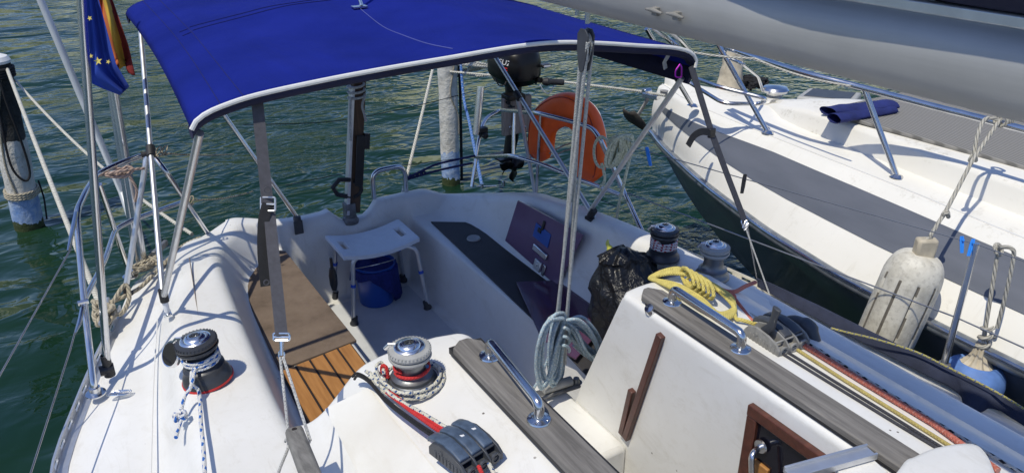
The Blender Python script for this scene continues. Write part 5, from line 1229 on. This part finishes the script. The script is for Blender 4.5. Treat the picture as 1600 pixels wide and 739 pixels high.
# lashings on the left pushpit
lp_ = PZ(186, 270, 1.60)
ropeobj([[lp_+V(.055*math.sin(a)+.006*math.cos(3*a), .03*math.cos(a*.5), .012*math.sin(a*1.7)) for a in [i*.35 for i in range(42)]], cat([lp_+V(-.09, 0, 0), lp_+V(0, -.04, .02), lp_+V(.10, 0, .0)], 4), cat([lp_+V(.03, -.03, 0), lp_+V(.05, -.04, -.07), lp_+V(.035, -.03, -.13)], 4)], .006, 'rope_rust', 'faded pinkish cord lashing the flag pole to the left pushpit', 'lashing')
ropeobj([[PZ(236, 239, 1.62)+V(.02*math.cos(a)+.0025*k, .02*math.sin(a), .018*math.sin(a+1)) for k, a in enumerate([i*.6 for i in range(30)])], sag(PZ(250, 239, 1.62), PZ(365, 241, 1.2), .01), ], .0035, 'rope_mooring_old', 'frayed cord end tied to the top bend of left pushpit', 'line')
ropeobj([[PZ(286, 316, 1.3)+V(.02*math.cos(a)+.0015*k, .02*math.sin(a), .018*math.sin(a+1)) for k, a in enumerate([i*.6 for i in range(30)])], sag(PZ(290, 312, 1.3), PZ(395, 299, 1.0), .02)], .0035, 'rope_mooring_old', 'stiff cord end pointing aft from lower rail of left pushpit', 'line')
# cleat with coiled rope at the pole foot
random.seed(4); c = PZ(228, 422, 1.04)
ropeobj([cat([c+V(random.uniform(-.07, .09), random.uniform(-.06, .08), .01+.04*random.random()) for k in range(26)], 4)], .006, 'rope_mooring_old', 'tangled beige cord round the foot of the stern poles', 'rope')

# flags
def flag(name, cols, fn, nu, nv, mats, label, bands):
    t = thing(name, label, 'flag', fn(.5, .5)); rows = [[fn(i/nu, j/nv) for i in range(nu+1)] for j in range(nv+1)]
    m = MB(); n = nu+1
    for j in range(nv):
        for i in range(nu): m.add([rows[j][i], rows[j][i+1], rows[j+1][i+1], rows[j+1][i]], [[0, 1, 2, 3]], None, bands(i/nu, j/nv))
    m.build('cloth', mats, t, smooth=80, solid=.0015); return t
yF = b1.y-.09
def quadpx(c4, u, v):   # bilinear inside pixel quad (corners: tl,tr,br,bl)
    a = (lerp(c4[0][0], c4[1][0], u), lerp(c4[0][1], c4[1][1], u)); b = (lerp(c4[3][0], c4[2][0], u), lerp(c4[3][1], c4[2][1], u)); return lerp(a[0], b[0], v), lerp(a[1], b[1], v)
def fe(u, v):
    edge = lerp(lerp(128, 141, min(1, v/.6)), 188, max(0, (v-.6)/.4)**1.3), lerp(-22, 128, min(1, v/.6)) if v < .6 else lerp(128, 149, (v-.6)/.4)
    r_ = lerp(148, 181, min(1, v/.8)) if v < .8 else lerp(181, 202, (v-.8)/.2), lerp(-22, 100, min(1, v/.8)) if v < .8 else lerp(100, 136, (v-.8)/.2)
    x, y = lerp(edge[0], r_[0], u)+(8*math.sin(u*math.pi))*0, lerp(edge[1], r_[1], u)
    return PY(x, y, yF-.05+.035*math.sin(u*9+v*2)*(.4+.6*v)+.03*math.sin(u*4.0-1+v))
ef = flag('european_flag', None, fe, 30, 40, ['flag_blue'], 'blue flag with a ring of yellow stars hanging from stern pole', lambda u, v: 0)
def star(px, py, r_, rot=0.):
    m = MB(); c = PY(px, py, yF-.125); pts = []
    for k in range(10):
        a = rot+math.pi/2+k*math.pi/5; rr = r_*(1 if k % 2 == 0 else .40); pts.append(c+rt*math.cos(a)*rr+up*math.sin(a)*rr)
    m.prism(pts, .002, d=fw); return m.build('star', 'star_yellow', ef, smooth=0)
star(153, 96, .018, .2); star(140, 29, .011, .5); star(142, 88, .010, .1); star(169, 97, .010, -.4)
def fs_(u, v):
    L0 = (150+v*26, -22+v*125); R0 = (168+v*41, -22+v*118+ (0 if v < .8 else (v-.8)*60))
    x, y = lerp(L0[0], R0[0], u), lerp(L0[1], R0[1], u)
    if v > .94: x += 6*math.sin(u*13); y += 5*math.sin(u*21)+6*u
    return PY(x, y, yF+.06+.03*math.sin(u*8+v*3)+.02*math.sin(v*9))
sf = flag('spanish_flag', None, fs_, 24, 40, ['flag_red', 'flag_gold', 'flag_orange'], 'faded red and yellow striped flag, frayed, behind the blue flag', lambda u, v: 0 if u > .74-.10*v else (1 if u > .30-.05*(1-v) else 2))

# pegs and clip on the lifeline
def peg(px, t, mat, label, name='clothes_peg', s=1., tilt=.35):
    c = LA.lerp(LB, t); m = MB(); dv = -up
    for sg in (-1, 1):
        m.tube([c+up*.018*s+rt*(sg*.0035-tilt*.010), c+rt*sg*.004, c-up*.03*s+rt*(sg*.0035+tilt*.014), c-up*.058*s+rt*(sg*.003+tilt*.028)], [.004*s, .005*s, .005*s, .004*s], 8)
    m.tube([c-fw*.01, c+fw*.01], .006*s, 8)
    return tag(m.build(name, mat), label, 'clothes peg')
tt = lambda x: (x-937)/(1526-937)
def tfor(px):
    lo, hi = 0, 1
    for _ in range(40):
        mid_ = (lo+hi)/2; p = LA.lerp(LB, mid_)-V(0, 0, CZ); x = 800+FPX*p.dot(rt)/p.dot(fw)
        if x < px: lo = mid_
        else: hi = mid_
    return lo
peg(1012, tfor(1012), 'peg_blue', 'single blue clothes peg clipped on the wire by the hank of rope', s=1.2, tilt=.5)
peg(1163, tfor(1163), 'peg_black', 'black clip with teal tip hanging on the wire before the neighbouring hull', 'spring_clip', 1.1, -.4)
peg(1503, tfor(1503), 'peg_blue', 'left one of two blue pegs beside the steel stanchion', s=.8, tilt=0)
peg(1521, tfor(1519), 'peg_blue', 'right one of two blue pegs, almost touching the stanchion tip', s=.8, tilt=-.5)
# navy canvas strip lying along the right toe rail
tp_ = [(1182, 435), (1200, 441), (1280, 478), (1360, 518), (1410, 542), (1460, 565), (1500, 584), (1550, 610), (1600, 640), (1680, 690)]
bt_ = [(1184, 446), (1200, 455), (1275, 495), (1350, 534), (1400, 559), (1450, 585), (1485, 602), (1503, 616), (1508, 634), (1520, 643), (1533, 642), (1545, 634), (1562, 638), (1600, 662), (1680, 715)]
m = MB(); zt_ = 1.09
topc = resamp([PZ(x, y, zt_) for x, y in tp_], 60); botc = resamp([PZ(x, y, zt_-.035) for x, y in bt_], 60)
rows = []
for i in range(61):
    a, b = topc[i], botc[i]; mid_ = a.lerp(b, .5)+V(-.0, 0, .02)+V(0, 0, .006)*noise.noise(a*8)
    rows.append([a-V(0, 0, .008), a, a.lerp(b, .25)+V(0, 0, .010), mid_, a.lerp(b, .75)+V(0, 0, .008), b, b-V(0, 0, .005)])
m.grid(rows); tag(m.build('canvas_strip', 'canvas_strip', smooth=70, solid=.006), 'long folded navy canvas strip lying along the right toe rail', 'canvas strip')
ropeobj([cat([PZ(1298, 512, 1.07), PZ(1320, 518, 1.075), PZ(1370, 530, 1.11), PZ(1430, 549, 1.12), PZ(1480, 573, 1.12), PZ(1560, 614, 1.12), PZ(1640, 664, 1.12)], 6)], .004, 'rope_gold_cord', 'thin yellow and blue cord running along the outer edge of the canvas strip', 'cord')

# ================================================================ NEIGHBOURING MOTOR BOAT
nb = thing('motor_boat', 'cream motor boat with grey stripe moored alongside on the right', 'motor boat', (4.2, 1.0, 0))
SH = [(-4, 3.36), (-2, 3.30), (0, 3.33), (1.45, 3.41), (2.12, 3.49), (2.99, 3.55), (3.6, 3.61), (3.9, 3.67), (4.1, 3.74), (4.22, 3.80)]
RB = [(-4, 3.2), (-2, 3.12), (0, 3.07), (1.19, 3.06), (1.98, 3.07), (2.59, 3.17), (3.29, 3.37), (3.9, 3.60), (4.15, 3.72), (4.30, 3.80)]
FAR = [(-4, 5.5), (-2, 5.5), (0, 5.4), (1.5, 5.15), (2.5, 4.85), (3.25, 4.45), (3.8, 4.08), (4.05, 3.93), (4.2, 3.86), (4.25, 3.83)]
nys = [-4, -3, -2, -1, -.5, 0, .4, .8, 1.2, 1.6, 2, 2.3, 2.6, 2.9, 3.15, 3.4, 3.6, 3.8, 3.95, 4.05, 4.13, 4.2, 4.25]
def nsec(y):
    s_, r_, f_ = stabs(SH, y, .1), stabs(RB, y, .1), stabs(FAR, y, .1); zs_ = 1.32; sym = s_+f_; c_ = sym/2; hw = f_-c_
    face = lambda t: (lerp(s_, r_, t)-.03*math.sin(math.pi*t), lerp(zs_, 1.0, t))
    return s_, r_, f_, c_
rows = []
for y in nys:
    s_, r_, f_, c_ = nsec(y); row = [V(r_, y, 1.0)]
    for t in (.9, .8, .7, .6, .5, .4, .3, .2, .12, .06, .02): row.append(V(lerp(s_, r_, t)-.035*math.sin(math.pi*t), y, lerp(1.33, 1.0, t)+.004))
    row += [V(s_+.015, y, 1.337), V(s_+.05, y, 1.342)]
    for t in (.1, .3, .5, .7, .9): row.append(V(lerp(s_+.05, f_, t), y, 1.345+.05*math.sin(math.pi*t)))
    row += [V(f_, y, 1.34), V(f_+.25*min(1, (4.3-y)), y, 1.0)]
    rows.append(row)
m = MB(); m.grid(rows); m.build('deck_moulding', 'grimy_gelcoat', nb, smooth=50)
# grey stripe following the topside, a hair proud of it
rows = []
for y in [v+dv for v in nys[:-1] for dv in (0,)]+[4.22]:
    if y > 4.16: continue
    s_, r_, f_, c_ = nsec(y); k = max(0, min(1, (4.16-y)/1.2)); a_, b_ = lerp(.30, .13, k), lerp(.36, .56, k**.7); row = []
    for j in range(5):
        t = lerp(a_, b_, j/4); row.append(V(lerp(s_, r_, t)-.035*math.sin(math.pi*t)-.003, y, lerp(1.33, 1.0, t)+.007))
    rows.append(row)
m = MB(); m.grid(rows); m.build('stripe', 'stripe_grey', nb, smooth=50)
# hull below the rub rail
rows = []
for y in nys:
    s_, r_, f_, c_ = nsec(y); k = max(0, (y-.6)/3.65); sx = k**1.1
    def ln(t, zz): return V(lerp(lerp(r_, c_, t), c_, 0), y-0*sx, zz)
    s3 = sx**2.6; zz_ = lambda z: lerp(z, .93, s3)
    rows.append([V(r_+.005, y, .99), V(r_+.02, y, .94), V(lerp(r_, c_, .03+.37*sx), y, zz_(.70)), V(lerp(r_, c_, .08+.62*sx), y, zz_(.35)), V(lerp(r_, c_, .16+.72*sx), y, zz_(0)), V(lerp(r_, c_, .6+.38*sx), y, zz_(-.25)), V(c_, y, zz_(-.45))])
m = MB(); m.grid(rows); m.grid([[V(2*nsec(y)[3]-p.x, p.y, p.z) for p in r_] for y, r_ in zip(nys, rows)]); m.build('hull', 'hull_grey', nb, smooth=60)
m = MB(); m.add([rows[0][0], V(5.7, -4, .99), V(5.2, -4, -.3), V(3.9, -4, -.3)], [[0, 1, 2, 3]]); m.add([V(3.36, -4, 1.33), V(5.5, -4, 1.33), V(5.7, -4, .98), V(3.2, -4, .98)], [[0, 1, 2, 3]]); m.build('transom', 'grimy_gelcoat', nb)
# rub rail with bright insert
rp = [V(stabs(RB, y, .1)-.008, y, .985) for y in nys]; m = MB(); m.tube(cat(rp, 3), .030, 12, flat=1.0); rr_ = m.build('rub_rail', 'rub_rubber', nb)
m = MB(); m.tube([p+V(-.022, 0, .018) for p in cat(rp, 3)], .011, 10); m.build('metal_insert', 'steel', rr_)
m = MB(); m.tube([V(stabs(SH, y, .1)+.03, y, 1.341) for y in nys], .005, 6, flat=.5); m.build('gutter_moulding', 'gelcoat', nb)
# raised cabin trunk: outline at foot and top
def trunk(y):
    inn = tab([(-4, 3.52), (0, 3.55), (1.57, 3.62), (2.27, 3.70), (3.2, 3.80), (3.45, 3.9)], y); c_ = nsec(y)[3]; return inn, 2*c_-inn-.05
tys = [-4, -2, -1, 0, .5, 1, 1.4, 1.8, 2.2, 2.5, 2.8, 3.0, 3.15, 3.28, 3.36, 3.42, 3.46]
rows = []
for y in tys:
    i_, o_ = trunk(y); h_ = .135*min(1, ((3.46-y)/.55)**.6) if y < 3.46 else 0; o_ = max(o_, i_+.1); ci = (i_+o_)/2
    e_ = max(0, min(1, (3.46-y)/.35))**.5; i2, o2 = lerp(ci, i_, e_), lerp(ci, o_, e_)
    rows.append([V(i2-.012, y, 1.335), V(i2+.0, y, 1.35), V(i2+.018, y, 1.35+h_*.8), V(i2+.035, y, 1.35+h_*.97), V(i2+.07, y, 1.352+h_)]+[V(lerp(i2+.07, o2-.07, t), y, 1.352+h_+.02*math.sin(math.pi*t)) for t in (.25, .5, .75)]+[V(o2-.07, y, 1.352+h_), V(o2, y, 1.35), V(o2+.02, y, 1.33)])
m = MB(); m.grid(rows); m.build('cabin_trunk', 'stained_gelcoat', nb, smooth=50)
zt2 = 1.513
pad = [PZ(1262, 183, zt2), PZ(1372, 166, zt2), PZ(1620, 205, zt2), PZ(1680, 275, zt2)]
m = MB(); m.prism([V(3.78, 2.85, zt2), V(4.62, 2.85, zt2), V(4.75, 2.2, zt2), V(4.8, -1.5, zt2), V(3.84, -1.5, zt2), V(3.84, 1.7, zt2)], .022); m.build('sun_pad', 'pad_grey', nb, bevel=.006)
# blue curtain roll
a, b = PZ(1293, 174, 1.55), PZ(1392, 163, 1.55); rl = thing('rolled_cover', 'rolled dark blue cover lying on the neighbouring deck beside the hatch', 'rolled cover', (a+b)/2)
rows = []
for i in range(26):
    t = i/25; p = a.lerp(b, t); rows.append([p+V(0, 1, 0)*(.055*math.cos(q2)*(1+.25*noise.noise(V(t*5, q2, 1))))+V(0, 0, .024*math.sin(q2)*(1+.3*noise.noise(V(t*6, q2, 7)))) for q2 in [2*math.pi*k/20 for k in range(20)]])
m = MB(); m.grid(rows, True); m.add(rows[-1], [list(range(20))]); m.build('roll', 'curtain_blue', rl, smooth=70)
rows = []
for i in range(26):
    t = i/25; p = (a+V(-.03, -.07, -.02)).lerp(b+V(-.02, -.02, -.02), t); rows.append([p+V(0, 1, 0)*(.045*math.cos(q2)*(1+.25*noise.noise(V(t*5+3, q2, 1))))+V(0, 0, .026*math.sin(q2)*(1+.3*noise.noise(V(t*6, q2, 3)))) for q2 in [2*math.pi*k/20 for k in range(20)]])
m = MB(); m.grid(rows, True); m.build('outer_fold', 'curtain_blue', rl, smooth=70)
# deck hatch with open clear lid, mushroom vent
h4 = [PZ(1243, 163, 1.42), PZ(1262, 149, 1.42), PZ(1345, 157, 1.42), PZ(1332, 172, 1.42)]
m = MB(); m.prism([p+V(0, 0, .05) for p in h4], .07); hh = m.build('deck_hatch', 'winch_ring', nb, bevel=.012); ch = sum(h4, V(0, 0, 0))/4
m = MB(); m.prism([ch.lerp(p, .8)+V(0, 0, .054) for p in h4], .006); m.build('hatch_pane', 'dark_grey_plastic', hh, bevel=.002)
m = MB(); p = PZ(1210, 150, 1.39); m.lathe([(.05, .0), (.055, .02), (.085, .03), (.09, .045), (.075, .06), (.03, .068), (0, .07)], p, (0, 0, 1), 28); m.build('mushroom_vent', 'steel', nb)
# bow rail: tube, stanchions, feet
RT = [PZ(1128, 72, 1.80), PZ(1180, 90, 1.79), PZ(1260, 115, 1.78), PZ(1350, 138, 1.76), PZ(1460, 167, 1.75), PZ(1570, 195, 1.75)]
RT = RT+[V(RT[-1].x-.02, .4, 1.75), V(RT[-1].x-.05, -2, 1.75)]
m = MB(); m.tube(cat(RT, 4), .0165, 14); br = m.build('bow_rail', 'steel', nb)
def nst(foot, top):
    m = MB(); m.tube([foot, top], .0145, 12); s_ = m.build('stanchion', 'steel', nb); f_ = MB(); f_.lathe([(0, .02), (.02, .018), (.032, .006), (.04, 0)], foot, (.2, 0, 1), 18); f_.build('base_flange', 'steel', s_)
nst(PZ(1402, 278, 1.345), PZ(1350, 138, 1.76)); nst(PZ(1200, 208, 1.345), PZ(1118, 62, 1.85)); nst(PZ(1082, 166, 1.36), PZ(1010, 45, 1.9)); nst(V(3.38, .6, 1.34), V(RT[-1].x+.0, .75, 1.75)); nst(V(3.35, -1.0, 1.34), V(RT[-1].x-.02, -.85, 1.75))
m = MB(); fp = PZ(1320, 132, 1.8); m.tube(cat([PZ(1018, 42, 2.05), PZ(1042, 60, 1.95), PZ(1060, 75, 1.9)], 4), .014, 10); m.tube(cat([PZ(1040, 42, 2.05), PZ(1062, 62, 1.95), PZ(1082, 85, 1.85)], 4), .014, 10); m.build('pulpit_tube', 'steel', br)
m = MB(); m.tube(bend([PZ(1086, 122, 1.60), PZ(1120, 135, 1.60), PZ(1200, 155, 1.56), PZ(1188, 163, 1.5), PZ(1130, 162, 1.5), PZ(1075, 128, 1.55), PZ(1062, 118, 1.6)], .06, 6), .012, 10); m.build('lower_rail', 'steel', br)
m = MB(); m.tube(bend([PZ(1125, 84, 1.75), PZ(1160, 100, 1.75), PZ(1185, 120, 1.6), PZ(1192, 142, 1.45)], .05, 5), .010, 10); m.build('inner_rail', 'steel', br)
ropeobj([sag(PZ(1060, 78, 1.85), PZ(1180, 92, 1.80), .01)+sag(PZ(1180, 92, 1.80), PZ(1330, 135, 1.8), .02)], .006, 'rope_mooring', 'thin white cord stretched along the bow rail of the motor boat', 'cord')
# anchor and bow roller
an = thing('anchor', 'rusty grey anchor hanging from the neighbouring bow', 'anchor', PZ(1000, 165, 1.2))
yA = PZ(1012, 160, 1.32).y+.12
m = MB(); m.tube(cat([PY(1004, 142, yA), PY(1012, 152, yA), PY(1002, 172, yA), PY(991, 188, yA)], 4), [.02]*6+[.016]*7, 8, flat=.5); m.build('shank', 'galvanised', an)
m = MB(); rows = []
for t in [k/10 for k in range(11)]:
    x, y = (lerp(983, 998, t), 178+34*t-14*t*t*.6) if 1 else 0; w_ = .075*math.sin(math.pi*min(1, t*.8+.2)); c = PY(lerp(982, 1008, t), lerp(176, 204, t)-6*math.sin(math.pi*t)*-1, yA); rows.append([c+V(-w_*.3, w_, .02), c, c+V(w_*.3, -w_, .02)])
m.grid(rows); m.build('fluke', 'wrought', an, smooth=60, solid=.008)
m = MB(); c = PZ(1018, 150, 1.36); m.box(c, (.06, .12, .03), Matrix.Rotation(.3, 3, 'Z')); m.tube([c+V(-.03, .05, .02), c+V(.03, .05, .02)], .02, 12); m.build('bow_roller', 'steel', nb, bevel=.003)
m = MB(); c = PZ(1037, 150, 1.37); m.lathe([(.025, 0), (.025, .03), (.03, .035), (.0, .04)], c, (0, 0, 1), 16); m.build('bollard', 'worn_grey_plastic', nb)
ropeobj([[PZ(1040, 150, 1.41), PZ(1000, 143, 1.35), PY(870, 127, 5.2), PY(700, 112, 6.3)], ], .009, 'rope_mooring', 'long white mooring rope stretched from neighbouring bow to the far piling', 'mooring_rope')
# bundled things at the bow of the motor boat: wrapped light, black rope pile, tall white post
random.seed(8); c = PZ(1172, 138, 1.38)
ropeobj([cat([c+V(random.uniform(-.10, .10), random.uniform(-.09, .09), .01+.07*random.random()) for k in range(60)], 3)], .009, 'rope_black', 'black rope heaped on the deck of the motor boat by its bow rail', 'rope_pile')
rows = []; c = PZ(1140, 140, 1.37)
for i in range(16):
    t = i/15; rows.append([c+V((.10*(1-.5*t)+.02*noise.noise(V(q2, t*5, 2)))*math.cos(q2), (.09*(1-.5*t)+.02*noise.noise(V(q2, t*5, 5)))*math.sin(q2), .30*t) for q2 in [2*math.pi*k/20 for k in range(20)]])
m = MB(); m.grid(rows, True); m.add(rows[-1], [list(range(20))]); tag(m.build('wrapped_bundle', 'cream_rubber', smooth=70), 'pale cloth-wrapped bundle standing on the neighbouring foredeck', 'bundle')
# white rope pile behind the right piling (on the water side buoy line)
random.seed(11); c = PY(745, 100, 6.4)
ropeobj([cat([c+V(random.uniform(-.28, .28), random.uniform(-.12, .12), random.uniform(-.07, .07)) for k in range(30)], 4), cat([PY(722, 110, 6.4), PY(740, 118, 6.3), PY(765, 117, 6.2), PY(790, 108, 6.2)], 5)], .012, 'rope_mooring', 'bunched white mooring rope hanging beside top of the far piling', 'mooring_rope')
# fenders
fT, fB = PX(1441, 397, 3.0), PX(1372, 552, 2.94); ax = (fB-fT).normalized(); L_ = (fB-fT).length
fe_ = thing('fender', 'long grubby white fender with ribs hanging against the grey hull', 'fender', fT)
r0 = .145
prof = [(.0, -.0), (.05, .0), (.095, .012), (.125, .045), (.143, .10), (r0, .17), (r0, L_*.85), (.13, L_*.98), (.09, L_*1.05), (.03, L_*1.09), (0, L_*1.09)]
pr2 = []
for (a0, h0), (a1, h1) in zip(prof, prof[1:]):
    pass
pr2 = [(max(0, p.x), p.y) for p in cat([V(a0, h0, 0) for a0, h0 in prof], 6)]
n1 = ax.orthogonal().normalized(); n2 = ax.cross(n1); rows = []
for rr, hz in pr2:
    row = []
    for k in range(120):
        a = 2*math.pi*k/120; rib = -.006*max(0, math.cos(a*10))**14*(1 if .09 < hz < L_*.85 else 0); row.append(fT+ax*hz+(n1*math.cos(a)+n2*math.sin(a))*max(.001, rr*.83+rib))
    rows.append(row)
m = MB(); m.grid(rows, True); nr_ = len(rows)
for i in range(nr_-1):
    if .10 < pr2[i][1] < L_*.8:
        for k in range(120):
            if max(0, math.cos((k+.5)*2*math.pi/120*10)) > .94 and noise.noise(V(k*.3, pr2[i][1]*9, 0)) > -.25: m.mi[i*120+k] = 1  # groove faces take a darker tone, broken up by noise
m.build('body', ['fender_white', 'groove_dark'], fe_, smooth=60)
m = MB(); m.box(fT-ax*.03, (.085, .05, .09), basis(rt, -ax)); m.build('eye_tab', 'cream_rubber', fe_, bevel=.012)
rtop = PZ(1562, 188, 1.77)
def rlash(p, k0=3, r_=.028): return [p+V(.012*i/6, 0, 0)+V(0, .0, 0)+V(.012*math.cos(a*.5), r_*math.cos(a), r_*math.sin(a)) for i, a in enumerate([j*.55 for j in range(int(k0*11))])]
ropeobj([[fT-ax*.05+rt*.01, fT-ax*.09, PX(1478, 330, 3.12), PX(1520, 250, 3.3), rtop], rlash(rtop), cat([rtop, PX(1540, 186, 3.5), PX(1528, 210, 3.42), PX(1521, 245, 3.38)], 5), [PX(1521, 247, 3.38)+V(.015*math.cos(a), .01*math.sin(a), .012*math.sin(2*a)) for a in [j*.5 for j in range(26)]], [PX(1478, 335, 3.11)+V(.015*math.cos(a), .01*math.sin(a), .012*math.sin(2*a)) for a in [j*.5 for j in range(20)]],
  [fT-ax*.045+rt*.02*math.cos(a)-ax*.03*math.sin(a) for a in [j*.5 for j in range(14)]]], .0085, 'rope_fender', 'twisted grey rope holding the long white fender to the bow rail', 'fender_rope')
bc_ = PX(1519, 592, 3.02); bl = thing('ball_fender', 'round blue fender hanging low beside the steel stanchion', 'fender', bc_)
m = MB(); prof = [(.0, -.13), (.05, -.125), (.09, -.10), (.118, -.05), (.122, 0), (.115, .035), (.095, .065), (.075, .078), (.068, .076), (.060, .07)]
m.lathe(prof, bc_, (.12, .05, 1), 36); m.build('ball', 'fender_blue', bl)
m = MB(); ax2 = V(.12, .05, 1).normalized(); n1 = ax2.orthogonal().normalized(); n2 = ax2.cross(n1); rows = []
for rr, hz in ((.066, .066), (.05, .075), (.036, .095), (.026, .12), (.022, .145), (.018, .16), (0, .163)):
    rows.append([bc_+ax2*hz+(n1*math.cos(a)+n2*math.sin(a))*rr*(1+.16*math.cos(a*10)) for a in [2*math.pi*k/60 for k in range(60)]])
m.grid(rows, True); m.build('neck', 'cream_rubber', bl)
tpB = bc_+ax2*.155
rk = PX(1560, 390, 3.02+.05)
ropeobj([[tpB+V(0, 0, .02), PX(1542, 500, 3.04), rk], cat([rk, PX(1566, 386, 3.04), PX(1580, 388, 3.04), PX(1584, 400, 3.05), PX(1574, 450, 3.05), PX(1558, 512, 3.05)], 5), [rk+V(.02*math.cos(a), .012*math.sin(a), .018*math.sin(a)) for a in [j*.5 for j in range(26)]],
  [tpB+V(.022*math.cos(a), .02*math.sin(a), .004*j-.02) for j, a in enumerate([j*.6 for j in range(30)])], cat([tpB+V(.02, 0, .03), tpB+V(.05, -.01, .035), tpB+V(.065, -.01, .0), tpB+V(.06, -.01, -.02)], 4)], .008, 'rope_fender', 'grey rope tied to the neck of the blue ball fender', 'fender_rope')
